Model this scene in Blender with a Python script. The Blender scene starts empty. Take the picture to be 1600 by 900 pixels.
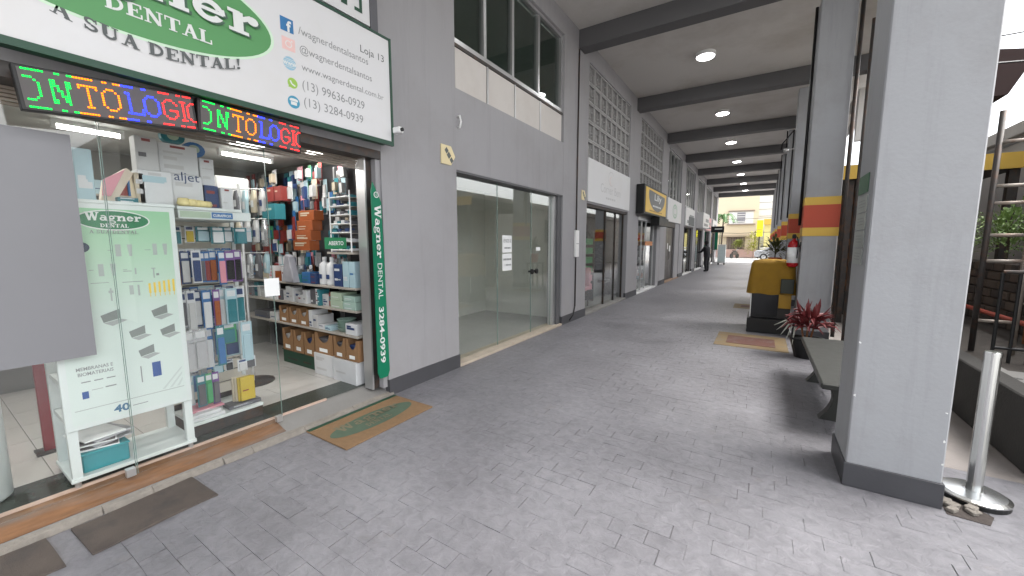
import bpy, bmesh, math, random
from mathutils import Vector, Matrix, noise as mnoise
random.seed(11)
sc = bpy.context.scene
R = math.radians
# ------------------------------------------------------------------ camera
cam_d = bpy.data.cameras.new('camera'); cam = bpy.data.objects.new('camera', cam_d)
sc.collection.objects.link(cam); sc.camera = cam
cam_d.sensor_width = 36; cam_d.lens = 610/1600*36; cam_d.clip_start = .05; cam_d.clip_end = 900
cam.location = (0, 0, 1.6); cam.rotation_euler = (R(90-6.546), 0, R(32.392))
# ------------------------------------------------------------------ sky, sun, exposure (bright overcast day)
SUN_EL, SUN_AZ = 55, 75          # azimuth clockwise from +Y: light comes over the open side of the arcade
w = bpy.data.worlds.new('World'); sc.world = w; w.use_nodes = True
nt = w.node_tree; bg = nt.nodes['Background']
sky = nt.nodes.new('ShaderNodeTexSky'); sky.sky_type = 'NISHITA'; sky.sun_disc = False
sky.sun_elevation = R(SUN_EL); sky.sun_rotation = R(SUN_AZ); sky.air_density = 1.0; sky.dust_density = 4.0; sky.ozone_density = 1.0
hs = nt.nodes.new('ShaderNodeHueSaturation'); hs.inputs['Saturation'].default_value = .22
nt.links.new(sky.outputs[0], hs.inputs['Color']); nt.links.new(hs.outputs[0], bg.inputs[0]); bg.inputs[1].default_value = .15
sd = bpy.data.lights.new('sun', 'SUN'); sd.energy = 1.2; sd.angle = R(40); sd.color = (1, .97, .93)
so = bpy.data.objects.new('sun', sd); sc.collection.objects.link(so)
_dir = Vector((math.sin(R(SUN_AZ))*math.cos(R(SUN_EL)), math.cos(R(SUN_AZ))*math.cos(R(SUN_EL)), math.sin(R(SUN_EL))))
so.rotation_euler = _dir.to_track_quat('Z', 'Y').to_euler(); so.location = (20, 5, 30)
sc.view_settings.view_transform = 'Standard'; sc.view_settings.look = 'None'; sc.view_settings.gamma = 1
sc.view_settings.exposure = 2.0
sc.cycles.use_denoising = True
try: sc.cycles.denoiser = 'OPENIMAGEDENOISE'
except Exception: pass
sc.cycles.max_bounces = 10; sc.cycles.transparent_max_bounces = 24; sc.cycles.sample_clamp_indirect = 6

# ------------------------------------------------------------------ helpers
ORG = {}
def mat(name, col, rough=.6, metal=0., var=.12, vs=5., bump=0., bs=60., spec=.4, dirt=None, dirt_amt=.0, dirt_s=1.2, stretch=None, streak=0.):
    m = bpy.data.materials.get(name)
    if m: return m
    m = bpy.data.materials.new(name); m.use_nodes = True; t = m.node_tree; b = t.nodes['Principled BSDF']; L = t.links.new
    b.inputs['Roughness'].default_value = rough; b.inputs['Metallic'].default_value = metal
    b.inputs['Specular IOR Level'].default_value = spec
    geo = t.nodes.new('ShaderNodeNewGeometry'); pos = geo.outputs['Position']
    if stretch:
        mp = t.nodes.new('ShaderNodeMapping'); mp.inputs['Scale'].default_value = stretch; L(pos, mp.inputs[0]); pos = mp.outputs[0]
    n = t.nodes.new('ShaderNodeTexNoise'); n.inputs['Scale'].default_value = vs; n.inputs['Detail'].default_value = 6; L(pos, n.inputs['Vector'])
    mx = t.nodes.new('ShaderNodeMix'); mx.data_type = 'RGBA'
    mx.inputs[6].default_value = (*[c*(1-var) for c in col], 1); mx.inputs[7].default_value = (*[min(1, c*(1+var)) for c in col], 1)
    L(n.outputs['Fac'], mx.inputs[0]); out = mx.outputs[2]
    if dirt:
        n2 = t.nodes.new('ShaderNodeTexNoise'); n2.inputs['Scale'].default_value = dirt_s; n2.inputs['Detail'].default_value = 8; n2.inputs['Roughness'].default_value = .65
        L(pos, n2.inputs['Vector'])
        cr = t.nodes.new('ShaderNodeValToRGB'); cr.color_ramp.elements[0].position = .48; cr.color_ramp.elements[1].position = .72
        cr.color_ramp.elements[1].color = (dirt_amt,)*3 + (1,)
        L(n2.outputs['Fac'], cr.inputs[0])
        m2 = t.nodes.new('ShaderNodeMix'); m2.data_type = 'RGBA'; m2.inputs[7].default_value = (*dirt, 1)
        L(cr.outputs[0], m2.inputs[0]); L(out, m2.inputs[6]); out = m2.outputs[2]
    if streak:
        mp2 = t.nodes.new('ShaderNodeMapping'); mp2.inputs['Scale'].default_value = (5, 5, .35); L(geo.outputs['Position'], mp2.inputs[0])
        n3 = t.nodes.new('ShaderNodeTexNoise'); n3.inputs['Scale'].default_value = 1.6; n3.inputs['Detail'].default_value = 9; n3.inputs['Roughness'].default_value = .7; L(mp2.outputs[0], n3.inputs['Vector'])
        c3 = t.nodes.new('ShaderNodeValToRGB'); c3.color_ramp.elements[0].position = .52; c3.color_ramp.elements[1].position = .75; c3.color_ramp.elements[1].color = (streak,)*3 + (1,); L(n3.outputs['Fac'], c3.inputs[0])
        m3 = t.nodes.new('ShaderNodeMix'); m3.data_type = 'RGBA'; m3.inputs[7].default_value = (*[c*.6 for c in col], 1); L(c3.outputs[0], m3.inputs[0]); L(out, m3.inputs[6]); out = m3.outputs[2]
    L(out, b.inputs['Base Color'])
    rr = t.nodes.new('ShaderNodeMapRange'); rr.inputs['To Min'].default_value = max(0, rough-.08); rr.inputs['To Max'].default_value = min(1, rough+.1)
    L(n.outputs['Fac'], rr.inputs[0]); L(rr.outputs[0], b.inputs['Roughness'])
    if bump:
        nb = t.nodes.new('ShaderNodeTexNoise'); nb.inputs['Scale'].default_value = bs; nb.inputs['Detail'].default_value = 5; L(pos, nb.inputs['Vector'])
        bp = t.nodes.new('ShaderNodeBump'); bp.inputs['Strength'].default_value = bump; bp.inputs['Distance'].default_value = .01
        L(nb.outputs['Fac'], bp.inputs['Height']); L(bp.outputs[0], b.inputs['Normal'])
    return m
def emit(name, col, s):
    m = bpy.data.materials.get(name)
    if m: return m
    m = bpy.data.materials.new(name); m.use_nodes = True; b = m.node_tree.nodes['Principled BSDF']
    b.inputs['Base Color'].default_value = (*col, 1); b.inputs['Emission Color'].default_value = (*col, 1); b.inputs['Emission Strength'].default_value = s
    return m
def glass(name, tint=(.95, .97, .96), refl=1.0, haze=0., ior=1.5):
    m = bpy.data.materials.new(name); m.use_nodes = True; t = m.node_tree; t.nodes.clear(); L = t.links.new
    o = t.nodes.new('ShaderNodeOutputMaterial'); tr = t.nodes.new('ShaderNodeBsdfTransparent'); gl = t.nodes.new('ShaderNodeBsdfGlossy')
    tr.inputs[0].default_value = (*tint, 1); gl.inputs['Roughness'].default_value = .01; gl.inputs['Color'].default_value = (refl,)*3 + (1,)
    fr = t.nodes.new('ShaderNodeFresnel'); gm_ = t.nodes.new('ShaderNodeNewGeometry'); ir = t.nodes.new('ShaderNodeMapRange')
    ir.inputs['To Min'].default_value = ior; ir.inputs['To Max'].default_value = 1/ior; L(gm_.outputs['Backfacing'], ir.inputs[0]); L(ir.outputs[0], fr.inputs[0])   # same mirror strength on both faces of the sheet
    mx = t.nodes.new('ShaderNodeMixShader'); L(fr.outputs[0], mx.inputs[0]); L(tr.outputs[0], mx.inputs[1]); L(gl.outputs[0], mx.inputs[2])
    if haze:
        df = t.nodes.new('ShaderNodeBsdfDiffuse'); df.inputs[0].default_value = (.7, .72, .72, 1)
        m2 = t.nodes.new('ShaderNodeMixShader'); m2.inputs[0].default_value = haze; L(mx.outputs[0], m2.inputs[1]); L(df.outputs[0], m2.inputs[2]); L(m2.outputs[0], o.inputs[0])
    else: L(mx.outputs[0], o.inputs[0])
    return m
def mesh_obj(name, v, f, m, parent, origin, smooth=False):
    me = bpy.data.meshes.new(name); me.from_pydata([Vector(p)-origin for p in v], [], f); me.update()
    if m: me.materials.append(m)
    if smooth: me.polygons.foreach_set('use_smooth', [True]*len(me.polygons))
    o = bpy.data.objects.new(name, me); sc.collection.objects.link(o)
    if parent: o.parent = parent
    else: o.location = origin
    ORG[o] = origin
    return o
class MB:
    def __init__(s): s.v = []; s.f = []
    def add(s, v, f):
        n = len(s.v); s.v += [tuple(p) for p in v]; s.f += [tuple(i+n for i in q) for q in f]; return s
    def box(s, x0, x1, y0, y1, z0, z1):
        return s.add([(x0,y0,z0),(x1,y0,z0),(x1,y1,z0),(x0,y1,z0),(x0,y0,z1),(x1,y0,z1),(x1,y1,z1),(x0,y1,z1)],
                     [(0,3,2,1),(4,5,6,7),(0,1,5,4),(1,2,6,5),(2,3,7,6),(3,0,4,7)])
    def rbox(s, c, size, rot):       # rot: Matrix 3x3
        c = Vector(c); q = []
        for z in (-.5,.5):
            for (x, y) in ((-.5,-.5),(.5,-.5),(.5,.5),(-.5,.5)):
                q.append(c + rot @ Vector((x*size[0], y*size[1], z*size[2])))
        return s.add(q, [(0,3,2,1),(4,5,6,7),(0,1,5,4),(1,2,6,5),(2,3,7,6),(3,0,4,7)])
    def prism(s, pts, d):            # polygon of 3d points pushed along d
        d = Vector(d); a = [Vector(p) for p in pts]; n = len(a)
        return s.add(a + [p+d for p in a], [tuple(range(n))[::-1], tuple(range(n, 2*n))] + [(i, (i+1) % n, n+(i+1) % n, n+i) for i in range(n)])
    def tube(s, pts, r, n=8, cap=True):
        pts = [Vector(p) for p in pts]; rs = r if isinstance(r, (list, tuple)) else [r]*len(pts); base = len(s.v); up = None
        for i, p in enumerate(pts):
            d = (pts[min(i+1, len(pts)-1)] - pts[max(i-1, 0)]).normalized()
            if up is None: up = d.orthogonal().normalized()
            up = (up - d*up.dot(d)).normalized(); b = d.cross(up)
            for k in range(n):
                a = 2*math.pi*k/n; s.v.append(tuple(p + (up*math.cos(a) + b*math.sin(a))*rs[i]))
        for i in range(len(pts)-1):
            for k in range(n):
                a = base+i*n; s.f.append((a+k, a+(k+1) % n, a+n+(k+1) % n, a+n+k))
        if cap:
            s.f.append(tuple(base+k for k in range(n))[::-1]); e = base+(len(pts)-1)*n; s.f.append(tuple(e+k for k in range(n)))
        return s
    def lathe(s, prof, c, n=20):
        base = len(s.v)
        for (r, z) in prof:
            for k in range(n):
                a = 2*math.pi*k/n; s.v.append((c[0]+r*math.cos(a), c[1]+r*math.sin(a), c[2]+z))
        for i in range(len(prof)-1):
            for k in range(n):
                a = base+i*n; s.f.append((a+k, a+(k+1) % n, a+n+(k+1) % n, a+n+k))
        s.f.append(tuple(base+k for k in range(n))[::-1]); e = base+(len(prof)-1)*n; s.f.append(tuple(e+k for k in range(n)))
        return s
    def build(s, name, m, parent=None, bev=0, smooth=False, local=False):
        if parent is not None: org = Vector((0,0,0)) if local else ORG[parent]
        else:
            xs, ys, zs = zip(*s.v); org = Vector(((min(xs)+max(xs))/2, (min(ys)+max(ys))/2, min(zs)))
        o = mesh_obj(name, s.v, s.f, m, parent, org, smooth)
        if parent is not None: ORG[o] = org
        if bev:
            bm = bmesh.new(); bm.from_mesh(o.data); bmesh.ops.bevel(bm, geom=list(bm.edges), offset=bev, segments=1, affect='EDGES', profile=.5)
            bm.to_mesh(o.data); bm.free()
        return o
def tag(o, label, cat, group=None):
    o['label'] = label; o['category'] = cat
    if group: o['group'] = group
    return o
def thing(name, label, cat, loc, group=None):
    o = bpy.data.objects.new(name, None); o.location = loc; o.empty_display_size = .1; sc.collection.objects.link(o)
    ORG[o] = Vector(loc); return tag(o, label, cat, group)
def lab(o, label): o['label'] = label; return o
def dup(root, loc, label, group=None, rotz=None, scale=None):
    r = root.copy(); sc.collection.objects.link(r); r.location = loc; r['label'] = label
    if rotz is not None: r.rotation_euler.z = rotz
    if scale: r.scale = scale
    if group: r['group'] = group
    for ch in root.children:
        c = ch.copy(); sc.collection.objects.link(c); c.parent = r
        for g in ch.children:
            d = g.copy(); sc.collection.objects.link(d); d.parent = c
    return r
# frames for flat print: origin + U*u + V*v, N points at the viewer
FX = (Vector((0,1,0)), Vector((0,0,1)), Vector((1,0,0)))      # faces the walkway (+X)
FY = (Vector((1,0,0)), Vector((0,0,1)), Vector((0,-1,0)))     # faces the camera end (-Y)
FZ = (Vector((0,1,0)), Vector((-1,0,0)), Vector((0,0,1)))     # lies flat, reads from the walkway
def text(body, m, parent, o, fr, w=None, h=None, size=None, bold=0., name='lettering', italic=0, align='L', rot=0):
    cu = bpy.data.curves.new('t', 'FONT'); cu.body = body; cu.size = 1; cu.offset = bold; cu.resolution_u = 3; cu.shear = italic
    ob = bpy.data.objects.new('t', cu); me = bpy.data.meshes.new_from_object(ob)
    vs = [v.co.copy() for v in me.vertices]; fs = [tuple(p.vertices) for p in me.polygons]
    bpy.data.objects.remove(ob); bpy.data.curves.remove(cu); bpy.data.meshes.remove(me)
    x0 = min(v.x for v in vs); x1 = max(v.x for v in vs); y0 = min(v.y for v in vs); y1 = max(v.y for v in vs)
    sx = sy = size or 1
    if w: sx = w/(x1-x0); sy = sx
    if h: sy = h/(y1-y0); sx = sx if w else sy
    U, V, N = fr; c, s_ = math.cos(rot), math.sin(rot); U, V = U*c+V*s_, V*c-U*s_
    ox = {'L': x0, 'C': (x0+x1)/2, 'R': x1}[align]
    return mesh_obj(name, [Vector(o)+U*(v.x-ox)*sx+V*(v.y-y0)*sy for v in vs], fs, m, parent, ORG[parent])
def shape(parts, m, parent, o, fr, name='print', lift=.0):      # flat polygons in (u, v), each a hair above the last
    U, V, N = fr; v = []; f = []
    for i, pl in enumerate(parts):
        b = len(v); v += [Vector(o)+U*a+V*c+N*(lift+i*.00012) for a, c in pl]; f.append(tuple(range(b, b+len(pl))))
    return mesh_obj(name, v, f, m, parent, ORG[parent])
def rect(u0, u1, v0, v1): return [(u0,v0),(u1,v0),(u1,v1),(u0,v1)]
def ell(cu, cv, a, b, n=40, t0=0, t1=2*math.pi): return [(cu+a*math.cos(t0+(t1-t0)*i/n), cv+b*math.sin(t0+(t1-t0)*i/n)) for i in range(n)]
def ring(cu, cv, a, b, wd, n=24, t0=0, t1=2*math.pi):
    out = []
    for i in range(n):
        p, q = t0+(t1-t0)*i/n, t0+(t1-t0)*(i+1)/n
        out.append([(cu+a*math.cos(p), cv+b*math.sin(p)), (cu+a*math.cos(q), cv+b*math.sin(q)), (cu+(a-wd)*math.cos(q), cv+(b-wd)*math.sin(q)), (cu+(a-wd)*math.cos(p), cv+(b-wd)*math.sin(p))])
    return out
# a small hand-cut slab serif alphabet: strokes in a 1-high box -> polygons
def stroke(a, b, wd):
    dx, dy = b[0]-a[0], b[1]-a[1]; l = math.hypot(dx, dy); nx, ny = -dy/l*wd/2, dx/l*wd/2
    return [(a[0]+nx, a[1]+ny), (a[0]-nx, a[1]-ny), (b[0]-nx, b[1]-ny), (b[0]+nx, b[1]+ny)]
def slab(cx, y, wd, t=.1): return rect(cx-wd/2, cx+wd/2, y-t/2, y+t/2)
def glyph(ch):
    T = .22; t = .1
    if ch == 'W': return 1.18, [stroke((.12,1),(.36,0),T), stroke((.36,0),(.58,.95),t+.02), stroke((.58,.95),(.82,0),T), stroke((.82,0),(1.04,1),t+.02), slab(.13,.95,.34), slab(.56,.95,.34), slab(1.03,.95,.3)]
    if ch == 'A': return .95, [stroke((.2,0),(.47,1),t), stroke((.47,1),(.75,0),T), rect(.3,.64,.3,.39), slab(.18,.04,.3,.08), slab(.76,.04,.34,.08)]
    if ch == 'S': return .72, ring(.36,.73,.28,.27,.15,14,.3,3*math.pi/2) + ring(.36,.27,.3,.27,.15,14,math.pi*1.1,math.pi*2.5) + [rect(.56,.63,.66,.98), rect(.07,.14,.02,.34)]
    if ch == 'U': return .95, [rect(.14,.36,.3,1), rect(.68,.78,.3,1), slab(.25,.96,.42,.08), slab(.73,.96,.32,.08)] + ring(.46,.3,.32,.3,.16,14,math.pi,2*math.pi)
    if ch == 'D': return .92, [rect(.12,.34,0,1), slab(.24,.96,.4,.08), slab(.24,.04,.4,.08)] + ring(.36,.5,.48,.5,.16,16,-math.pi/2,math.pi/2)
    if ch == 'E': return .82, [rect(.12,.34,0,1), rect(.02,.74,.9,1), rect(.02,.76,0,.1), rect(.3,.56,.46,.55), rect(.66,.74,.7,.95), rect(.68,.76,.05,.32), rect(.5,.56,.36,.66)]
    if ch == 'N': return .98, [rect(.14,.25,0,1), rect(.72,.82,0,1), stroke((.2,.98),(.76,.03),T), slab(.18,.04,.32,.08), slab(.77,.96,.32,.08), slab(.12,.96,.2,.08)]
    if ch == 'T': return .86, [rect(.32,.54,0,1), rect(.03,.83,.9,1), rect(.03,.1,.66,.93), rect(.76,.83,.66,.93), slab(.43,.04,.42,.08)]
    if ch == 'L': return .8, [rect(.12,.34,0,1), rect(.02,.74,0,.1), rect(.66,.74,.05,.36), slab(.23,.96,.4,.08)]
    if ch == '!': return .42, [[(.1,1),(.32,1),(.25,.34),(.17,.34)], ell(.21,.12,.12,.12,12)]
    if ch == 'a': return .74, ring(.3,.22,.26,.23,.14,16) + [rect(.44,.62,.08,.45), rect(.5,.74,0,.1)] + ring(.34,.42,.27,.25,.13,10,.1,2.6)
    if ch == 'g': return .72, ring(.32,.4,.26,.25,.14,16) + ring(.33,-.14,.32,.2,.1,16) + [rect(.5,.72,.55,.65), stroke((.14,.2),(.12,.0),.1)]
    if ch == 'n': return .88, [rect(.12,.32,0,.62), rect(.58,.78,0,.42), slab(.22,.05,.38), slab(.68,.05,.34), slab(.14,.59,.26)] + ring(.52,.38,.27,.26,.16,10,0,math.pi)
    if ch == 'e': return .7, ring(.34,.31,.3,.32,.15,18,.35,2*math.pi-.5) + [rect(.16,.62,.27,.37), stroke((.6,.3),(.58,.46),.12)]
    if ch == 'r': return .68, [rect(.12,.33,0,.62), slab(.23,.05,.42), slab(.14,.59,.26), ell(.54,.5,.13,.13,12), stroke((.3,.42),(.52,.58),.13)]
    return .4, []
def serif(body, m, parent, o, fr, w, h, name='lettering', arc=0, mid=0):
    P = []; x = 0
    for ch in body:
        adv, polys = glyph(ch); P += [[(x+a, b) for a, b in pl] for pl in polys]; x += adv
    P = [[(a/x*w, b*h+arc*(a/x*w-mid)**2) for a, b in pl] for pl in P]
    return shape(P, m, parent, o, fr, name)

# ------------------------------------------------------------------ materials
M_wall = mat('grey wall paint', (.31,.305,.315), .65, var=.06, vs=1.2, bump=.12, bs=90, dirt=(.24,.23,.225), dirt_amt=.45, dirt_s=.9, streak=.3)
M_pillar = mat('grey pillar paint', (.33,.337,.35), .6, var=.06, vs=1.5, bump=.12, bs=45, dirt=(.24,.235,.23), dirt_amt=.5, dirt_s=1.7, streak=.4)
M_beam = mat('dark grey beam paint', (.105,.104,.107), .6, var=.1, vs=2, bump=.1)
M_ceil = mat('ceiling plaster', (.56,.54,.515), .75, var=.07, vs=.8, bump=.1, dirt=(.36,.33,.29), dirt_amt=.75, dirt_s=.45)
M_base = mat('dark skirting paint', (.06,.06,.066), .5, var=.15, bump=.1)
M_white = mat('white paint', (.78,.78,.77), .45, var=.04)
M_vinylwhite = mat('white sign vinyl', (.62,.62,.625), .4, var=.03, vs=.8, dirt=(.55,.53,.49), dirt_amt=.4, dirt_s=1.1)
M_panel = mat('off white spandrel panel', (.56,.53,.5), .6, var=.08, vs=1.5, dirt=(.45,.4,.36), dirt_amt=.5, dirt_s=1.4)
M_alu = mat('aluminium frame', (.6,.6,.6), .35, .8, var=.05)
M_steel = mat('brushed stainless', (.62,.63,.62), .22, 1., var=.06, vs=3)
M_dkmetal = mat('dark weathered steel', (.06,.055,.052), .5, .5, var=.3, vs=12, dirt=(.16,.07,.03), dirt_amt=.5, dirt_s=9)
M_rust = mat('rusty steel', (.24,.1,.045), .75, .2, var=.4, vs=14, bump=.3)
M_green = mat('dark green frame', (.015,.06,.035), .45, var=.2)
M_logo = mat('logo green', (.085,.27,.095), .45, var=.03)
M_logod = mat('logo deep green', (.02,.18,.075), .45, var=.03)
M_ban = mat('banner green', (.0,.16,.08), .5, var=.06)
M_ink = mat('dark grey ink', (.1,.11,.11), .6, var=.05)
M_ink2 = mat('mid grey ink', (.25,.26,.26), .6, var=.05)
M_prt = mat('white ink', (.66,.68,.66), .5, var=.02)
M_black = mat('black plastic', (.012,.012,.012), .45, var=.2)
M_glass = glass('clear glass', ior=1.75); M_glassd = glass('smoked window glass', (.5,.54,.52)); M_glassh = glass('shop glass', (.975,.985,.98))
M_yel = mat('yellow band paint', (.62,.4,.07), .55, var=.06); M_red = mat('red band paint', (.45,.07,.035), .55, var=.08)
M_must = mat('mustard cloth', (.27,.15,.012), .8, var=.15, vs=8, bump=.25, bs=120)
M_card = mat('brown cardboard', (.26,.145,.07), .85, var=.1, vs=9)
M_conc = mat('grey concrete', (.22,.215,.205), .85, var=.15, vs=4, bump=.3, dirt=(.14,.13,.12), dirt_amt=.6, dirt_s=2)
M_gran = mat('dark green granite', (.045,.055,.048), .22, var=.25, vs=9)
M_tile = mat('cream floor tile', (.48,.465,.44), .2, var=.05, vs=3)
M_roomw = mat('room wall paint', (.8,.79,.73), .7, var=.05)
M_shopw = mat('shop wall paint', (.2,.2,.18), .7, var=.05)
M_pap = mat('white paper', (.8,.81,.8), .8, var=.03)
M_leaf = mat('green leaf', (.06,.13,.035), .5, var=.4, vs=14); M_redleaf = mat('crimson leaf', (.16,.028,.03), .45, var=.5, vs=14)

# paving paint: slate-stamped grey, world-space so neighbours do not repeat
def paver_mat():
    m = bpy.data.materials.new('stamped grey paving'); m.use_nodes = True; t = m.node_tree; b = t.nodes['Principled BSDF']; L = t.links.new
    g = t.nodes.new('ShaderNodeNewGeometry'); oi = t.nodes.new('ShaderNodeObjectInfo')
    n1 = t.nodes.new('ShaderNodeTexNoise'); n1.inputs['Scale'].default_value = 1.1; n1.inputs['Detail'].default_value = 7; n1.inputs['Roughness'].default_value = .6
    n2 = t.nodes.new('ShaderNodeTexNoise'); n2.inputs['Scale'].default_value = 15; n2.inputs['Detail'].default_value = 9; n2.inputs['Roughness'].default_value = .7; n2.inputs['Distortion'].default_value = .6
    for n in (n1, n2): L(g.outputs['Position'], n.inputs['Vector'])
    c1 = t.nodes.new('ShaderNodeValToRGB'); e = c1.color_ramp.elements; e[0].position = .3; e[0].color = (.148,.145,.157,1); e[1].position = .7; e[1].color = (.232,.229,.246,1)
    L(n1.outputs['Fac'], c1.inputs[0])
    c2 = t.nodes.new('ShaderNodeValToRGB'); e = c2.color_ramp.elements; e[0].position = .3; e[0].color = (.74,.74,.75,1); e[1].position = .75; e[1].color = (1.18,1.18,1.17,1)
    L(n2.outputs['Fac'], c2.inputs[0])
    mx = t.nodes.new('ShaderNodeMix'); mx.data_type = 'RGBA'; mx.blend_type = 'MULTIPLY'; mx.inputs[0].default_value = 1
    L(c1.outputs[0], mx.inputs[6]); L(c2.outputs[0], mx.inputs[7])
    # brown worn spots
    n3 = t.nodes.new('ShaderNodeTexNoise'); n3.inputs['Scale'].default_value = 2.6; n3.inputs['Detail'].default_value = 9; n3.inputs['Roughness'].default_value = .75; L(g.outputs['Position'], n3.inputs['Vector'])
    c3 = t.nodes.new('ShaderNodeValToRGB'); e = c3.color_ramp.elements; e[0].position = .6; e[1].position = .78; e[1].color = (.55,.55,.55,1); L(n3.outputs['Fac'], c3.inputs[0])
    m2 = t.nodes.new('ShaderNodeMix'); m2.data_type = 'RGBA'; m2.inputs[7].default_value = (.2,.172,.15,1); L(c3.outputs[0], m2.inputs[0]); L(mx.outputs[2], m2.inputs[6])
    L(m2.outputs[2], b.inputs['Base Color']); b.inputs['Roughness'].default_value = .52
    rr = t.nodes.new('ShaderNodeMapRange'); rr.inputs['To Min'].default_value = .3; rr.inputs['To Max'].default_value = .62; L(n1.outputs['Fac'], rr.inputs[0]); L(rr.outputs[0], b.inputs['Roughness'])
    bp = t.nodes.new('ShaderNodeBump'); bp.inputs['Strength'].default_value = .75; bp.inputs['Distance'].default_value = .01; L(n2.outputs['Fac'], bp.inputs['Height']); L(bp.outputs[0], b.inputs['Normal'])
    return m
M_pave = paver_mat()
M_joint = mat('paving joint', (.15,.147,.15), .8, var=.25, vs=2)
M_right = mat('beige outdoor paving', (.27,.245,.23), .8, var=.12, vs=3, bump=.3, dirt=(.2,.18,.16), dirt_amt=.7, dirt_s=1.6)
M_street = mat('pale street concrete', (.36,.355,.345), .9, var=.1, vs=.6)

# ------------------------------------------------------------------ ground
g = MB().box(-250, 250, -120, 500, -.5, -.03).build('ground', M_street); g['kind'] = 'structure'
yard = MB().box(1.04, 14, 3.9, 37.3, -.029, .001).build('side_yard_pavement', M_right); yard['kind'] = 'structure'
walk = MB().box(-3.46, 1.62, -9, 38.2, -.028, -.0055).build('walkway', M_joint); walk['kind'] = 'structure'
far_walk = MB().box(-3.24, 1.039, 15.2, 38.2, -.0054, -.001).build('far_paving', M_pave, walk)
# running-bond pavers: long side across the walkway, short joints along it
PL, PW = .2, .115
def paver_mesh(i):
    rr = random.Random(i*7+1); a, b = PL/2, PW/2; j = lambda q: rr.uniform(-q, q)
    l, r_ = (.0002 if rr.random() < .72 else rr.uniform(.0015,.0045)), (.0002 if rr.random() < .72 else rr.uniform(.0015,.004))
    d, u = (.0001 if rr.random() < .85 else rr.uniform(.001,.002)), (.0001 if rr.random() < .85 else rr.uniform(.001,.002))
    tp = [(-a+l+abs(j(.0004)), -b+d+abs(j(.0003))), (a-r_-abs(j(.0004)), -b+d), (a-r_, b-u-abs(j(.0003))), (-a+l, b-u)]
    hs_ = [rr.uniform(-.0008, .0007) for _ in range(4)]
    v = [(x, y, h) for (x, y), h in zip(tp, hs_)] + [(x, y, -.007) for (x, y) in tp]
    return v, [(0,1,2,3)] + [(4+k, 4+(k+1) % 4, (k+1) % 4, k) for k in range(4)]
PV = [paver_mesh(i) for i in range(14)]; PM = []
for v, f in PV:
    me = bpy.data.meshes.new('paver'); me.from_pydata(v, [], f); me.materials.append(M_pave); PM.append(me)
cells = []
row = 0; y = -.3
while y < 15.2:
    x = -3.22 + PL/2 - PL*random.uniform(.3,.7)*(row % 2) + random.uniform(-.02,.0)
    while x < (1.6 if y < 3.9 else 1.0):
        cells.append((x, y+PW/2)); x += PL
    y += PW; row += 1
cy, sy = math.cos(R(32.392)), math.sin(R(32.392))
def seen(x, y):
    dep = -x*sy + y*cy; s_ = x*cy + y*sy
    cp, sp = math.cos(R(6.546)), math.sin(R(6.546)); zc = dep*cp + 1.6*sp
    if zc < .2: return None
    px = 800+610*s_/zc; py = 450+610*(1.6*cp-dep*sp)/zc
    return zc if -40 < px < 1500 and py < 930 else None
def occupied(x, y):
    return (.5 < x and 3.2 < y < 3.78)
vis = sorted([(seen(x, y), x, y) for x, y in cells if seen(x, y) is not None])
near = set((x, y) for _, x, y in vis[:300])
fieldV, fieldF = [], []
rp = random.Random(5)
for (x, y) in cells:
    if x - PL/2 < -3.45: continue
    if (x, y) in near:
        o = bpy.data.objects.new('paver', PM[rp.randrange(14)]); sc.collection.objects.link(o); o.parent = walk
        o.location = Vector((x, y, 0)) - ORG[walk]; o.rotation_euler = (rp.uniform(-.006,.006), rp.uniform(-.004,.004), rp.uniform(-.012,.012)+(math.pi if rp.random() < .5 else 0))
    else:
        v, f = PV[rp.randrange(14)]; n = len(fieldV); s_ = -1 if rp.random() < .5 else 1
        fieldV += [(x+s_*a, y+s_*b, c) for a, b, c in v]; fieldF += [tuple(i+n for i in q) for q in f]
fld = mesh_obj('paver_field', fieldV, fieldF, M_pave, walk, ORG[walk]); fld['kind'] = 'stuff'
# extinguisher keep-clear patches painted on the paving
for (x0, x1, y0, y1) in ((-.55, .44, 6.87, 7.92), (-.5, .44, 11.1, 11.9)):
    p = MB().box(x0, x1, y0, y1, -.004, .0035).build('painted_yellow_patch', mat('worn yellow floor paint', (.21,.15,.075), .7, var=.2, vs=6, dirt=(.17,.16,.15), dirt_amt=.8, dirt_s=5), walk)
    MB().box(x0+.16, x1-.16, y0+.22, y1-.24, .0, .0065).build('painted_red_patch', mat('worn red floor paint', (.13,.058,.046), .7, var=.2, vs=6, dirt=(.17,.16,.15), dirt_amt=.7, dirt_s=5), p)

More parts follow.
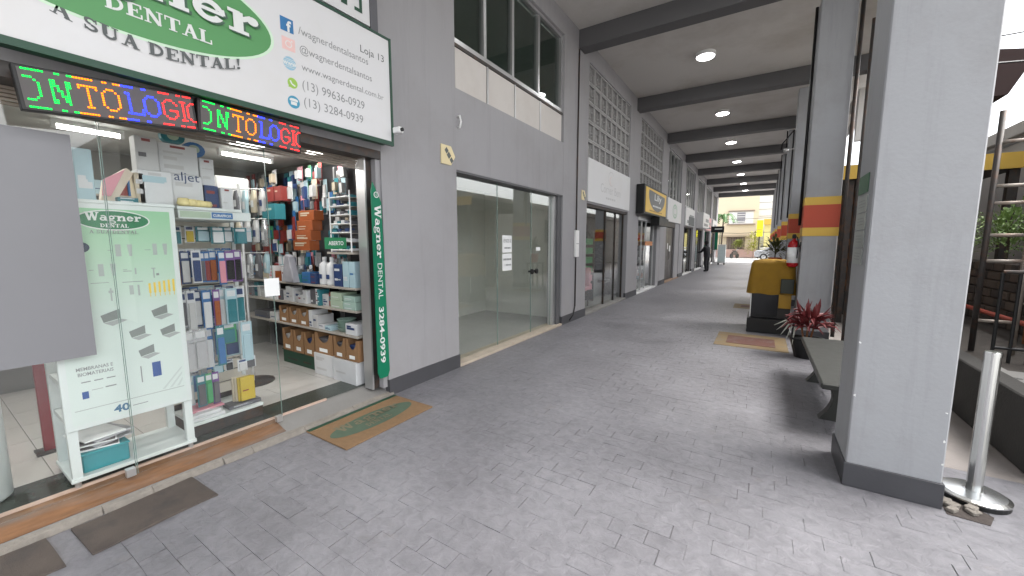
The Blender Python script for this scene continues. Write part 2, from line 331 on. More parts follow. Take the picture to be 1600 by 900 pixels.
# ------------------------------------------------------------------ arcade building
WX = -3.22; TH = .25; ZC = 5.7
B = thing('arcade_building', 'grey painted shopping arcade with tall pillars and dark ceiling beams', 'building', (WX, 15, 0))
BAYS = [(-.45, 2.66), (3.8, 6.87), (8.08, 11.15), (12.3, 15.4), (16.5, 19.5), (20.7, 23.7), (24.85, 27.9), (29.0, 32.1), (33.2, 36.2)]
prev = -14.0  # first pier runs on unseen behind the camera, lengthened to block sky light
for i, (a, b) in enumerate(BAYS + [(37.4, 0)]):
    p = MB().box(WX-TH, WX, prev, a, 0, ZC).build('pier', M_wall, B)
    MB().box(WX-.05, WX+.014, prev-.004, a+.004, 0, .17).build('skirting', M_base, p)
    prev = b
for i, (a, b) in enumerate(BAYS):
    if i == 0:
        MB().box(WX-TH, WX-.002, a, b, 2.5, ZC).build('spandrel', M_wall, B)
    elif i == 1:
        MB().box(WX-TH, WX-.002, a, b, 2.5, 3.46).build('spandrel', M_wall, B); MB().box(WX-TH, WX-.002, a, b, 5.34, ZC).build('lintel', M_wall, B)
    else:
        MB().box(WX-TH, WX-.002, a, b, 2.46, 3.4).build('spandrel', M_wall, B); MB().box(WX-TH, WX-.002, a, b, 5.32, ZC).build('lintel', M_wall, B)
MB().box(WX-TH, 2.3, -1.6, 37.4, ZC, ZC+.35).build('ceiling_slab', M_ceil, B)
PILY = [3.25, 8.0, 12.2, 16.4, 20.6, 24.8, 29.0, 33.2, 36.9]
BEAMY = [-.95, 3.25, 7.5, 11.75, 16.0, 20.2, 24.4, 28.6, 32.8, 37.0]
for y in BEAMY:
    MB().box(WX, 2.25, y, y+.3, 5.36, ZC-.001).build('beam', M_beam, B, bev=.006)
MB().box(1.9, 2.25, -1.6, 37.4, 5.2, 5.355).build('edge_beam', M_beam, B)
for i, y in enumerate(PILY):
    d = .46
    p = MB().box(.56, 1.01, y, y+d, 0, 5.358).build('pillar', M_pillar, B, bev=.008)
    k = MB().box(.55, 1.02, y-.012, y+d+.012, 0, .16).build('skirting', M_base, p, bev=.004)
    if i >= 1:
        st = .007
        for (z0, z1, m_, nm) in ((2.21,2.335,M_yel,'yellow_band'), (1.85,2.21,M_red,'red_band'), (1.715,1.85,M_yel,'yellow_band')):
            MB().box(.56-st, 1.01+st, y-st, y+d+st, z0, z1).build(nm, m_, p)
    lab(p, ['nearest big grey pillar with dark skirting', 'grey pillar with red and yellow bands beside the fire extinguisher'][i] if i < 2 else f'grey banded pillar, number {i+1} along the row from the front')
# arched outer fascia over the open side (between the 2nd and later pillars)
for (y0, y1) in ((12.4, 16.1), (16.56, 20.3), (20.76, 24.5)):
    pts = [(1.72, y0, 5.19), (1.72, y0, 4.0)]
    for k in range(13):
        t = math.pi*k/12; pts.append((1.72, (y0+y1)/2 - math.cos(t)*(y1-y0)*.46, 4.0+math.sin(t)*1.0))
    pts += [(1.72, y1, 4.0), (1.72, y1, 5.19)]
    MB().prism(pts, (.18, 0, 0)).build('arch_spandrel', M_ceil, B)
# rainwater pipes down the pillars
def pipe(pts, r, m=M_black, parent=None, name='downpipe'): return MB().tube(pts, r, 10).build(name, m, parent, smooth=True)
pipe([(1.055, 7.97, .1), (1.055, 7.97, 5.35)], .028, M_dkmetal, B)
pipe([(.53, 8.3, 1.9), (.53, 8.3, 5.35)], .022, M_black, B)
for y in PILY[2:6]:
    pipe([(.52, y+.1, 2.2+.2*(y % 2)), (.52, y+.1, 4.4), (.3, y+.1, 4.1), (.28, y+.1, 3.95)] if y < 13 else [(.52, y+.1, 2.4), (.52, y+.1, 5.35)], .018, M_black, B)
pipe([(WX+.016, 7.5, .3), (WX+.016, 7.5, 5.34)], .014, M_dkmetal, B, 'conduit')
bx = MB().box(WX+.002, WX+.05, 7.42, 7.58, 1.32, 1.86).build('junction_box', M_white, B, bev=.006)
MB().box(WX+.051, WX+.054, 7.44, 7.56, 1.585, 1.595).build('lid_seam', M_ink2, bx)
pipe([(WX+.016, 7.5, .3), (WX+.02, 7.4, .12), (WX+.03, 7.2, .05)], .012, M_black, B, 'conduit')

# window over the empty shop
a, b = BAYS[1]
wn = MB().box(WX-.13, WX-.10, a+.03, b-.03, 4.06, 5.31).build('window', M_glassd, B)
fm = MB()
for (y0, y1) in ((a, a+.045), (b-.045, b)): fm.box(WX-.16, WX-.05, y0, y1, 3.99, 5.34)
for y in (4.5, 5.2, 6.0): fm.box(WX-.16, WX-.06, y-.03, y+.03, 4.06, 5.29)
fm.box(WX-.16, WX-.045, a+.046, b-.046, 3.99, 4.06).box(WX-.16, WX-.05, a+.046, b-.046, 5.29, 5.34)
fm.build('frame', M_alu, wn)
MB().box(WX-.16, WX-.15, a+.05, b-.05, 4.07, 5.28).build('dark_blind', mat('dark blind', (.3,.33,.3), .9), wn)
MB().box(WX-.14, WX-.02, a+.01, b-.01, 3.95, 3.988).build('sill', M_dkmetal, wn)
ys = [a+.02, 4.5, 5.2, 6.0, b-.02]
for k in range(4):
    MB().box(WX-.14, WX-.03, ys[k]+.02, ys[k+1]-.02, 3.465, 3.945).build('spandrel_panel', M_panel, B, bev=.004)
for y in ys[1:4]: MB().box(WX-.14, WX-.02, y-.016, y+.016, 3.465, 3.945).build('mullion', M_alu, B)

# breeze-block screens
M_brz = mat('grey concrete breeze block', (.4,.395,.39), .85, var=.12, vs=6, bump=.3)
def breeze_mesh(s, h):
    m = MB(); t = .028
    m.box(-.06, .06, -s/2, s/2, 0, t).box(-.06, .06, -s/2, s/2, h-t, h).box(-.06, .06, -s/2, -s/2+t, t+.001, h-t-.001).box(-.06, .06, s/2-t, s/2, t+.001, h-t-.001)
    for k in (-1, 0, 1): m.box(-.05, .02, k*s*.21-.011, k*s*.21+.011, t+.001, h-t-.001)
    for (z, k0, k1) in ((.33, -.5, -.21), (.66, -.21, 0), (.3, 0, .21), (.62, .21, .5), (.5, -.5, -.21)):
        m.box(-.045, .03, k0*s+.015, k1*s-.015, h*z-.011, h*z+.011)
    me = bpy.data.meshes.new('breeze_block'); me.from_pydata(m.v, [], m.f); me.materials.append(M_brz); return me
for (a, b) in BAYS[2:4]:
    n = 8; s = (b-a)/n; h = (5.32-3.4)/5; me = breeze_mesh(s-.012, h-.012)
    scr = MB().box(WX-.25, WX-.2, a, b, 3.401, 5.319).build('breeze_screen', mat('black void backing', (.012,.012,.012), .9), B)  # black sheet puts the darkness behind the holes into the colour
    for r_ in range(5):
        for c in range(n):
            o = bpy.data.objects.new('breeze_block', me); sc.collection.objects.link(o); o.parent = scr
            o.location = Vector((WX-.08, a+s*(c+.5), 3.406+h*r_)) - ORG[scr]
            if (r_+c) % 2: o.scale = (1, -1, 1)
# upper windows of the farther bays
for i, (a, b) in enumerate(BAYS[4:], 4):
    wn = MB().box(WX-.13, WX-.10, a+.03, b-.03, 3.45, 5.29).build('window', M_glassd, B)
    fm = MB()
    for k in range(5):
        y = a+.03+(b-a-.06)*k/4; fm.box(WX-.16, WX-.06, y-.03, y+.03, 3.45, 5.28)
    fm.box(WX-.16, WX-.05, a, b, 3.4, 3.449).box(WX-.16, WX-.05, a, b, 5.281, 5.32); fm.build('frame', M_alu, wn)
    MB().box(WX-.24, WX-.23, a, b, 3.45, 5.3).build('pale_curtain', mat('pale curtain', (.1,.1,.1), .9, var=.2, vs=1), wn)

# rooms behind the glass
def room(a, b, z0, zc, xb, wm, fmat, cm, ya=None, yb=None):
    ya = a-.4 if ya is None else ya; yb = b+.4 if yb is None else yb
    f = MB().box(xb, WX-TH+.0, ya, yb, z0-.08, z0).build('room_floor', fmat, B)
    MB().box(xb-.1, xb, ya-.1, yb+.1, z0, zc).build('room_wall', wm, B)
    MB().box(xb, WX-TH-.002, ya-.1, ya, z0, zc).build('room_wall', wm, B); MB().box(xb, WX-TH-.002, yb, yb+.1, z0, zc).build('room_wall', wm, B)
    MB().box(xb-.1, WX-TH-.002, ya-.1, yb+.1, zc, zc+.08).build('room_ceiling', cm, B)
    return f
# ------------------------------------------------------------------ dental shop: shell
rf = room(-.45, 2.66, .1, 2.62, -6.3, M_shopw, M_conc, mat('shop ceiling', (.62,.62,.58), .7), ya=-1.6, yb=2.95)
n = 0
for i in range(6):
    for j in range(9):
        x1 = -3.78-i*.42; y0 = -1.58+j*.5
        MB().box(max(x1-.415, -6.29), x1, y0, min(y0+.495, 2.945), .1, .106).build('floor_tile', M_tile, rf)
MB().box(-3.775, -3.47, -1.59, 2.9, .1005, .108).build('granite_strip', M_gran, rf)
thr = MB().prism([(-3.4695,-.45,0),(-3.235,-.45,0),(-3.235,-.45,.035),(-3.3,-.45,.05),(-3.445,-.45,.094),(-3.4695,-.45,.094)],(0,3.11,0)).build('threshold', M_conc, B)
MB().prism([(-3.444,-.44,.0945),(-3.3,-.44,.0506),(-3.255,-.44,.041),(-3.255,-.44,.044),(-3.3,-.44,.054),(-3.444,-.44,.0985)],(0,2.05,0)).build('rust_channel', mat('orange rusty channel', (.19,.095,.045), .85, var=.55, vs=14, bump=.3, dirt=(.17,.145,.125), dirt_amt=1, dirt_s=2.2, stretch=(3,.6,1)), thr)
MB().box(-3.468, -3.45, -.44, 2.1, .0945, .112).build('door_track', mat('pale track', (.55,.4,.33), .5, var=.2, vs=9), thr)
# broken rough kerb edge in front of the step, each chunk its own stone
rk = random.Random(3); y = -.44; M_kerb = mat('rough kerb mortar', (.22,.2,.175), .95, var=.3, vs=22, bump=.8, bs=80)
while y < 2.62:
    l = rk.uniform(.18, .5); m = MB(); dx = rk.uniform(-.008, .008); h = rk.uniform(.04, .046)
    m.add([(-3.235,y,0),(-3.19+dx,y+.004,0),(-3.19+dx+rk.uniform(-.01,.01),y+l-.0005,0),(-3.235,y+l-.0005,0),(-3.235,y,h),(-3.205+dx,y+.001,h*.8),(-3.205+dx+rk.uniform(-.01,.01),y+l-.001,h*.75),(-3.235,y+l-.0005,h)],
          [(0,3,2,1),(4,5,6,7),(0,1,5,4),(1,2,6,5),(2,3,7,6),(3,0,4,7)])
    m.build('kerb_stone', M_kerb, thr, bev=.003); y += l
# glass panes, steel guide, roller shutter box
M_edge = mat('green glass edge', (.2,.27,.24), .2)
for (y0, y1) in ((-.42, .712), (.72, 1.64)):
    p = MB().box(-3.368, -3.36, y0, y1, .1, 2.34).build('glass_pane', M_glassh, B)
    for ye in (y0, y1): MB().box(-3.369, -3.359, ye-.0012, ye+.0012, .1, 2.34).build('pane_edge', M_edge, p)
    MB().box(-3.385, -3.345, y1-.05, y1-.005, .1, .15).build('pane_clamp', M_alu, p)
gd = MB().box(-3.44, -3.30, 2.53, 2.60, .094, 2.5).build('shutter_guide', M_dkmetal, B)
MB().box(-3.42, -3.29, 2.512, 2.529, .094, 2.5).build('guide_rail', M_alu, gd)
MB().box(-3.46, -3.24, 2.605, 2.659, .094, 2.5).build('door_jamb', M_wall, B)
sh = MB().box(-3.46, -3.22, -.44, 2.655, 2.42, 2.499).build('shutter_box', M_dkmetal, B)
for k in range(5):
    MB().box(-3.44+k*.012, -3.425+k*.012, -.43, 2.51, 2.33+k*.018, 2.345+k*.018).build('shutter_slat', mat('grimy shutter slat', (.28,.24,.2), .6, .3, var=.2, vs=8), sh)
# dark band above the glass: timber transom inside
MB().box(-3.56, -3.48, -1.5, 1.3, 2.36, 2.44).build('timber_transom', mat('brown timber', (.22,.13,.06), .6, var=.2, vs=4, stretch=(6,1,6)), B)

# lamps inside the dental shop
M_tubeE = emit('tube light', (1,.98,.95), 5); M_discE = emit('disc light', (1,.97,.9), 5)
def area(parent, loc, sx, sy, e, rot=(0,0,0)):
    d = bpy.data.lights.new('lamp_light', 'AREA'); d.shape = 'RECTANGLE'; d.size = sx; d.size_y = sy; d.energy = e; d.color = (1,.97,.92)
    o = bpy.data.objects.new('lamp_light', d); sc.collection.objects.link(o); o.parent = parent; o.location = Vector(loc)-ORG[parent]; o.rotation_euler = rot
def tube_lamp(x, y0, y1, z, label, e=1.3):
    t = thing('tube_lamp', label, 'lamp', (x, (y0+y1)/2, z), 'tube lamps on the dental shop ceiling')
    MB().box(x-.03, x+.03, y0-.03, y1+.03, z+.035, z+.07).build('housing', M_white, t); MB().tube([(x, y0, z+.015), (x, y1, z+.015)], .015, 10).build('tube', M_tubeE, t, smooth=True)
    MB().box(x-.02, x+.02, y0-.03, y0-.001, z-.005, z+.034).build('end_cap', M_white, t); MB().box(x-.02, x+.02, y1+.001, y1+.03, z-.005, z+.034).build('end_cap', M_white, t)
    area(t, (x, (y0+y1)/2, z-.03), .1, y1-y0, e)
tube_lamp(-5.0, .82, 1.2, 2.55, 'white fluorescent tube under the ceiling above the product boxes', 3)
tube_lamp(-5.0, 2.0, 2.5, 2.55, 'white fluorescent tube near the back right corner of the dental shop', .8)
tube_lamp(-4.3, 1.85, 2.1, 2.55, 'bright short tube above the white machine in the dental shop')
tube_lamp(-4.45, 1.85, 2.1, 2.55, 'second bright short tube beside another above the white machine')
tube_lamp(-4.2, 0.0, .45, 2.55, 'added unseen tube at the far left of shop, brightening the window display', 6)  # tube outside the view, added to brighten the window display
dl = thing('ceiling_disc_lamp', 'round white disc lamp on the dental shop ceiling near the doorway', 'lamp', (-4.25, 2.6, 2.6))
MB().lathe([(.1, .0), (.1, .02)], (-4.25, 2.6, 2.6), 24).build('rim', M_white, dl); MB().lathe([(.085, -.008), (.085, -.001)], (-4.25, 2.6, 2.6), 24).build('diffuser', M_discE, dl)
area(dl, (-4.25, 2.6, 2.58), .15, .15, 1.5)

# ------------------------------------------------------------------ main sign over the dental shop
SX = -3.08
S = thing('shop_sign', 'big white dental shop sign with green oval logo and contact lines', 'sign', (SX-.06, 1.1, 2.54))
MB().box(WX+.001, SX-.012, -.9, 2.69, 2.56, 3.5).build('box', M_green, S)
MB().box(SX-.0115, SX, -.89, 2.68, 2.575, 3.49).build('face', M_vinylwhite, S)
fr_ = MB().box(SX-.02, SX+.012, -.9, 2.7, 2.535, 2.574).box(SX-.02, SX+.012, 2.681, 2.7, 2.5745, 3.51).box(SX-.02, SX+.008, -.9, 2.68, 3.491, 3.51).build('frame', M_green, S)
o = (SX+.001, 0, 0)
shape([ell(.83, 3.055, .795, .295, 64)], mat('pale green oval edge', (.55,.72,.55), .5), S, (SX+.001,0,0), FX, 'oval_edge')
shape([ell(.83, 3.055, .775, .28, 64)], M_logo, S, (SX+.0018,0,0), FX, 'oval')
serif('Wagner', mat('letter shadow', (.06,.12,.08), .6), S, (SX+.0026, .135, 3.005), FX, 1.4, .215, 'letter_shadow')
serif('Wagner', M_prt, S, (SX+.005, .12, 3.012), FX, 1.4, .215)
serif('DENTAL', M_prt, S, (SX+.0026, .735, 2.872), FX, .5, .075)
serif('A SUA DENTAL!', M_ink, S, (SX+.001, .53, 2.694), FX, .86, .068, arc=.4, mid=.4)
M_fb = mat('social blue', (.03,.16,.36), .5, var=.02); M_teal = mat('phone blue', (.05,.28,.42), .5, var=.02); M_ig = mat('faded pink', (.75,.5,.47), .5, var=.1, vs=12); M_wa = mat('chat green', (.3,.5,.08), .5, var=.02); M_wb = mat('globe blue', (.3,.5,.62), .5, var=.05)
shape([rect(1.678,1.775,3.165,3.262)], M_fb, S, o, FX, 'icon'); text('f', M_prt, S, (SX+.002,1.722,3.166), FX, h=.08, bold=.03)
shape([rect(1.682,1.78,3.035,3.125)], M_ig, S, o, FX, 'icon'); shape(ring(1.731,3.08,.025,.025,.006,16)+[rect(1.75,1.76,3.1,3.11)], M_prt, S, (SX+.0016,0,0), FX)
shape([ell(1.731,2.944,.048,.048,24)], M_wb, S, o, FX, 'icon'); text('www', M_prt, S, (SX+.002,1.731,2.93), FX, w=.1, bold=.03, align='C')
shape(ring(1.731,2.944,.048,.02,.003,20)+[rect(1.69,1.772,2.97,2.973), rect(1.69,1.772,2.914,2.917)], M_prt, S, (SX+.0016,0,0), FX)
shape([ell(1.744,2.807,.038,.038,24), [(1.71,2.772),(1.74,2.775),(1.716,2.79)]], M_wa, S, o, FX, 'icon'); shape([stroke((1.726,2.823),(1.738,2.8),.011), stroke((1.738,2.8),(1.763,2.79),.011)], M_prt, S, (SX+.0016,0,0), FX)
shape([ell(1.745,2.67,.046,.046,24)], M_teal, S, o, FX, 'icon'); shape([rect(1.722,1.768,2.648,2.672), [(1.714,2.676),(1.776,2.676),(1.776,2.688),(1.762,2.696),(1.728,2.696),(1.714,2.688)]], M_prt, S, (SX+.0016,0,0), FX)
for body, u, v, wd, h_ in (('/wagnerdentalsantos',1.812,3.17,.63,.075), ('@wagnerdentalsantos',1.815,3.04,.66,.075), ('www.wagnerdental.com.br',1.822,2.915,.78,.065), ('(13) 99636-0929',1.82,2.77,.565,.088), ('(13) 3284-0939',1.825,2.645,.54,.088), ('Loja 13',2.365,3.255,.255,.078)):
    text(body, M_ink2 if body[0] != 'L' else M_ink, S, (SX+.001, u, v), FX, w=wd, h=h_)
# second sign above, cut by the frame
S2 = thing('upper_sign', 'white sign panel with dark green letters above the dental shop sign', 'sign', (-3.15, 2.0, 3.56))
MB().box(WX+.001, -3.13, .6, 2.52, 3.56, 4.25).build('face', M_vinylwhite, S2); MB().box(WX+.001, -3.12, 2.521, 2.6, 3.54, 4.25).build('edge_trim', mat('charcoal trim', (.09,.09,.1), .5), S2)
shape([rect(2.1,2.15,3.66,3.95), rect(2.23,2.29,3.63,3.95), rect(2.36,2.44,3.63,3.66), rect(2.41,2.44,3.66,3.95), rect(1.6,1.65,3.7,3.95), rect(1.8,1.85,3.7,3.95)], M_green, S2, (-3.128,0,0), FX)

# ------------------------------------------------------------------ LED boards
GL = {'N': ['##...##','##...##','###..##','#.#..#.','#.##.#.','#..#.#.','#..###.','#...##.','##..##.','##...#.'],
 'T': ['#######','#..#..#','...#...','...#...','...#...','...#...','...#...','...#...','...#...','..###..'],
 'O': ['..###..','.#...#.','#.....#','#.....#','#.....#','#.....#','#.....#','#.....#','.#...#.','..###..'],
 'L': ['##.....','.#.....','.#.....','.#.....','.#.....','.#.....','.#.....','.#....#','.#....#','#######'],
 'G': ['..###..','.#...#.','#.....#','#......','#......','#..####','#.....#','#.....#','.#...#.','..###..'],
 'I': ['.###.','..#..','..#..','..#..','..#..','..#..','..#..','..#..','..#..','.###.'],
 'C': ['..##','.#..','#...','#...','#...','#...','#...','#...','.#..','..##'],
 'o': ['###..','...#.','....#','....#','....#','....#','....#','....#','...#.','###..']}
LEDC = {'green': (.0,.62,.05), 'orange': (1,.17,.0), 'blue': (.01,.02,1), 'red': (1,.02,.02)}
def led_board(yc, zc, wd, ht, tilt, label):
    t = thing('led_board', label, 'led sign', (-3.12, yc, zc), 'lit message boards under the shop sign'); t.rotation_euler.x = tilt
    MB().box(-.05, 0, -wd/2-.015, wd/2+.015, -ht/2-.012, ht/2+.012).build('casing', M_black, t, bev=.003, local=True)
    MB().box(0, .002, -wd/2, wd/2, -ht/2, ht/2).build('dot_panel', mat('led dot panel', (.09,.08,.08), .5, var=.2), t, local=True)
    cols, rows = 64, 16; pu, pv = wd/cols, ht/rows
    grid = {}
    def put(ch, c0, colr):
        for r_, ln in enumerate(GL[ch]):
            for c, q in enumerate(ln):
                if q == '#': grid[(c0+c, 12-r_)] = colr
    put('o', 1, 'green'); put('N', 9, 'green'); put('T', 18, 'orange'); put('O', 26, 'orange'); put('L', 35, 'blue'); put('O', 42, 'blue'); put('G', 50, 'red'); put('I', 57, 'red'); put('C', 61, 'red')
    for c in list(range(1, 8)) + [11, 12] + list(range(15, 24)) + [27, 28] + list(range(31, 39)) + [42, 43] + list(range(49, 54)) + [57, 58] + list(range(60, 64)):
        k = 'green' if c < 17 else 'orange' if c < 34 else 'blue' if c < 49 else 'red'
        grid[(c, 15)] = k; grid[(c, 0)] = k
    for k, colr in LEDC.items():
        m = MB()
        for (c, r_), q in grid.items():
            if q != k: continue
            u, v = -wd/2+(c+.5)*pu, -ht/2+(r_+.5)*pv; s = .0042
            m.add([(.0045,u-s,v-s),(.0045,u+s,v-s),(.0045,u+s,v+s),(.0045,u-s,v+s),(.009,u,v)], [(0,1,4),(1,2,4),(2,3,4),(3,0,4),(3,2,1,0)])
        q = m.build(k+'_led_dots', emit('led '+k, colr, 1.0 if k != 'blue' else 2.6), t, local=True); q['kind'] = 'stuff'
led_board(.76, 2.395, .70, .19, R(5.0), 'left of the two lit scrolling LED boards, hanging tilted')
led_board(1.47, 2.42, .64, .185, R(-2.0), 'right of the two lit scrolling LED boards, nearer the doorway')

# security camera, yellow hexagon plate, hook, small flag plate
cm = thing('security_camera', 'small white security camera at the corner of the dental sign', 'camera', (-3.05, 2.7, 2.66))
MB().box(-3.08, -2.98, 2.69, 2.75, 2.655, 2.71).build('body', M_white, cm, bev=.008); MB().tube([(-2.98, 2.72, 2.683), (-2.965, 2.72, 2.683)], .018, 14).build('lens', M_black, cm); MB().box(WX, -3.08, 2.705, 2.735, 2.69, 2.72).build('bracket', M_alu, cm)
def unit_plate(y, z, label, s=1.):
    t = thing('unit_plate', label, 'plate', (WX+.004, y, z))
    MB().prism([(WX+.002,y-.12*s,z-.11*s),(WX+.002,y+.05*s,z-.11*s),(WX+.002,y+.125*s,z),(WX+.002,y+.05*s,z+.11*s),(WX+.002,y-.12*s,z+.11*s)], (.012,0,0)).build('plate', mat('cream plate', (.7,.6,.36), .5), t)
    c = (WX+.0155, y+.01*s, z)
    shape([[(-.04*s,0),(0,-.045*s),(.04*s,0),(0,.045*s)], [(.01*s,-.05*s),(.045*s,-.09*s),(.08*s,-.05*s),(.045*s,-.012*s)], [(-.075*s,.05*s),(-.04*s,.01*s),(-.005*s,.05*s),(-.04*s,.09*s)]], M_ink, t, c, FX, 'emblem')
unit_plate(3.64, 2.64, 'cream pointed plate with dark diamond emblem above the empty shop')
unit_plate(7.86, 2.6, 'small cream diamond plate beside the pale salon sign', .9)
tag(MB().tube([(WX, 3.84, 3.13), (WX+.03, 3.84, 3.14), (WX+.045, 3.845, 3.07), (WX+.03, 3.84, 3.0), (WX, 3.84, 3.01)], .012, 8).build('wall_hook', M_white, smooth=True), 'small white wall hook under the upper window', 'hook')

# vertical green banner on the jamb
vb = thing('side_banner', 'tall narrow green banner with vertical white shop lettering by the doorway', 'banner', (-3.21, 2.6, .2))
pts = [(-3.219,2.52,.28),(-3.219,2.545,.22),(-3.219,2.64,.22),(-3.219,2.665,.28),(-3.219,2.635,2.0),(-3.219,2.54,2.19),(-3.219,2.52,2.1)]
MB().prism(pts, (.012,0,0)).build('cloth', M_ban, vb)
FV = (Vector((0,0,-1)), Vector((0,1,0)), Vector((1,0,0)))
serif('Wagner', M_prt, vb, (-3.205, 2.55, 1.97), FV, .52, .075); text('DENTAL', M_prt, vb, (-3.205, 2.56, 1.4), FV, w=.36, h=.055); text('3284-0939', M_prt, vb, (-3.205, 2.555, .96), FV, w=.58, h=.06, bold=.02)
shape(ring(2.575,2.07,.03,.03,.008,16), M_prt, vb, (-3.205,0,0), FX); text('13', M_prt, vb, (-3.205,2.575,2.057), FX, h=.026, align='C')

# ------------------------------------------------------------------ door mats
mt = thing('logo_doormat', 'tan doormat with green oval logo at the dental shop door', 'mat', (-2.9, 2.2, 0))
MB().box(-3.17, -2.62, 1.73, 2.68, .0005, .014).build('pile', mat('tan coir', (.22,.135,.07), .95, var=.2, vs=30, bump=.6, bs=300), mt, bev=.003)
MB().box(-3.17, -3.13, 1.735, 2.675, .0145, .0165).build('border', M_green, mt)
shape([ell(2.2, 0, .43, .135, 48)], mat('coir green', (.075,.11,.075), .95, var=.2, vs=30), mt, (-2.88,0,.0155), FZ, 'oval')
M_coir2 = mat('coir letter tan', (.16,.14,.09), .95); serif('Wagner', M_coir2, mt, (-2.89, 1.87, .0162), FZ, .64, .12); serif('DENTAL', M_coir2, mt, (-2.79, 2.07, .0162), FZ, .26, .06)
M_dm = mat('worn brown mat', (.088,.072,.062), .95, var=.25, vs=7, bump=.5, bs=250, dirt=(.05,.045,.045), dirt_amt=.8, dirt_s=6)
def wavy_mat(x0, x1, y0, y1, label):
    m = MB(); nx, ny = 6, 16; rw = random.Random(y0)
    ph = rw.uniform(0, 6)
    for k, dz in ((0, .009), (1, .0)):
        for i in range(nx+1):
            for j in range(ny+1):
                yy = y0+(y1-y0)*j/ny + (x0+(x1-x0)*i/nx - x0)*.05; xx = x0+(x1-x0)*i/nx + .012*math.sin(yy*7+ph)
                zz = .002+dz+(.007*max(0, math.sin(yy*9+ph+i*.5)) if dz else 0); m.v.append((xx, yy, zz))
    q = (nx+1)*(ny+1)
    for i in range(nx):
        for j in range(ny):
            a_ = i*(ny+1)+j; m.f.append((a_, a_+ny+1, a_+ny+2, a_+1)); m.f.append((q+a_, q+a_+1, q+a_+ny+2, q+a_+ny+1))
    ed = [(i*(ny+1)) for i in range(nx+1)] + [nx*(ny+1)+j for j in range(1, ny+1)] + [i*(ny+1)+ny for i in range(nx-1, -1, -1)] + [j for j in range(ny-1, 0, -1)]
    for k in range(len(ed)): a_, b_ = ed[k], ed[(k+1) % len(ed)]; m.f.append((b_, a_, q+a_, q+b_))
    return tag(m.build('floor_mat', M_dm, smooth=False), label, 'mat', 'worn brown mats by the dental shop step')
wavy_mat(-3.175, -2.82, .38, .94, 'worn dark brown floor mat lying full length by the rusty step')
wavy_mat(-3.175, -2.82, -.5, .29, 'worn brown floor mat cut off by the left edge')

# ------------------------------------------------------------------ grey film on glass, shop window display
tag(MB().box(-3.3585, -3.355, -.42, .598, .93, 2.21).build('grey_window_film', mat('grey matte film', (.2,.201,.213), .3, var=.07, vs=1.5, bump=.06, bs=6)), 'plain grey film sheet covering the left shop glass', 'window film')
cb = thing('display_cabinet', 'white display stand with pale green product poster in the shop window', 'display stand', (-3.64, .75, .108))
Y0, Y1, XF, XB = .44, 1.065, -3.43, -3.86
M_lam = mat('white laminate', (.62,.66,.645), .35, var=.03)
MB().box(XB, XF, Y0, Y1, .145, .17).build('base_board', M_lam, cb, bev=.003)
for (x, y) in ((XF-.03, Y0+.03), (XF-.03, Y1-.03), (XB+.03, Y0+.03), (XB+.03, Y1-.03)):
    MB().tube([(x, y, .108), (x, y, .145)], .015, 8).build('caster', M_alu, cb); MB().box(x-.022, x+.022, y-.022, y+.022, .1705, 1.84).build('post', M_lam, cb)
for z in (.5, .74, 1.0, 1.25, 1.5):
    for y in (Y0+.03, Y1-.03): MB().box(XB+.053, XF-.053, y-.015, y+.015, z, z+.03).build('side_rail', M_lam, cb)
    MB().box(XB+.01, XB+.05, Y0+.053, Y1-.053, z, z+.03).build('back_rail', M_lam, cb)
MB().box(XB, XF+.005, Y0, Y1, 1.841, 1.862).build('top_board', M_lam, cb, bev=.003)
po = MB().box(XF-.007, XF+.004, Y0+.005, Y1-.005, .47, 1.84).build('poster_board', M_lam, cb, bev=.003)
pm = bpy.data.materials.new('poster print'); pm.use_nodes = True; _t = pm.node_tree; _b = _t.nodes['Principled BSDF']; _b.inputs['Roughness'].default_value = .4
_g = _t.nodes.new('ShaderNodeNewGeometry'); _s = _t.nodes.new('ShaderNodeSeparateXYZ'); _r = _t.nodes.new('ShaderNodeMapRange'); _r.inputs['From Min'].default_value = .5; _r.inputs['From Max'].default_value = 1.82
_c = _t.nodes.new('ShaderNodeValToRGB'); _c.color_ramp.elements[0].color = (.6,.66,.63,1); _c.color_ramp.elements[1].color = (.25,.5,.29,1); _e = _c.color_ramp.elements.new(.5); _e.color = (.56,.65,.6,1)
_e = _c.color_ramp.elements.new(.8); _e.color = (.38,.57,.41,1)
_t.links.new(_g.outputs['Position'], _s.inputs[0]); _t.links.new(_s.outputs['Z'], _r.inputs[0]); _t.links.new(_r.outputs[0], _c.inputs[0]); _t.links.new(_c.outputs[0], _b.inputs['Base Color'])
PX = XF+.0045
shape([rect(.475,1.03,.5,1.81)], pm, po, (PX,0,0), FX, 'poster'); PX += .0008
shape([ell(.755,1.742,.17,.063,40)], M_prt, po, (PX,0,0), FX, 'oval_edge'); shape([ell(.755,1.742,.163,.056,40)], M_logod, po, (PX+.0006,0,0), FX, 'oval')
serif('Wagner', M_prt, po, (PX+.0012,.63,1.738), FX, .25, .05); serif('DENTAL', M_prt, po, (PX+.0012,.69,1.698), FX, .13, .022); serif('A SUA DENTAL', M_ink2, po, (PX+.0006,.64,1.66), FX, .22, .02)
shape([[(.585+.05*math.cos(t), 1.575+.035*math.sin(t)) for t in [-math.pi/2+math.pi*i/12 for i in range(13)]]], mat('navy print', (.01,.03,.07), .5), po, (PX,0,0), FX)
gp = []
for (u, v, wd, h_) in ((.745,1.555,.026,.075),(.925,1.56,.022,.075),(.66,1.435,.024,.075)):
    gp += [rect(u,u+wd,v-h_/2,v+h_/2), [(u+wd+.03,v+h_/2),(u+wd+.055,v+h_/2),(u+wd+.05,v-h_/2),(u+wd+.036,v-h_/2)]]
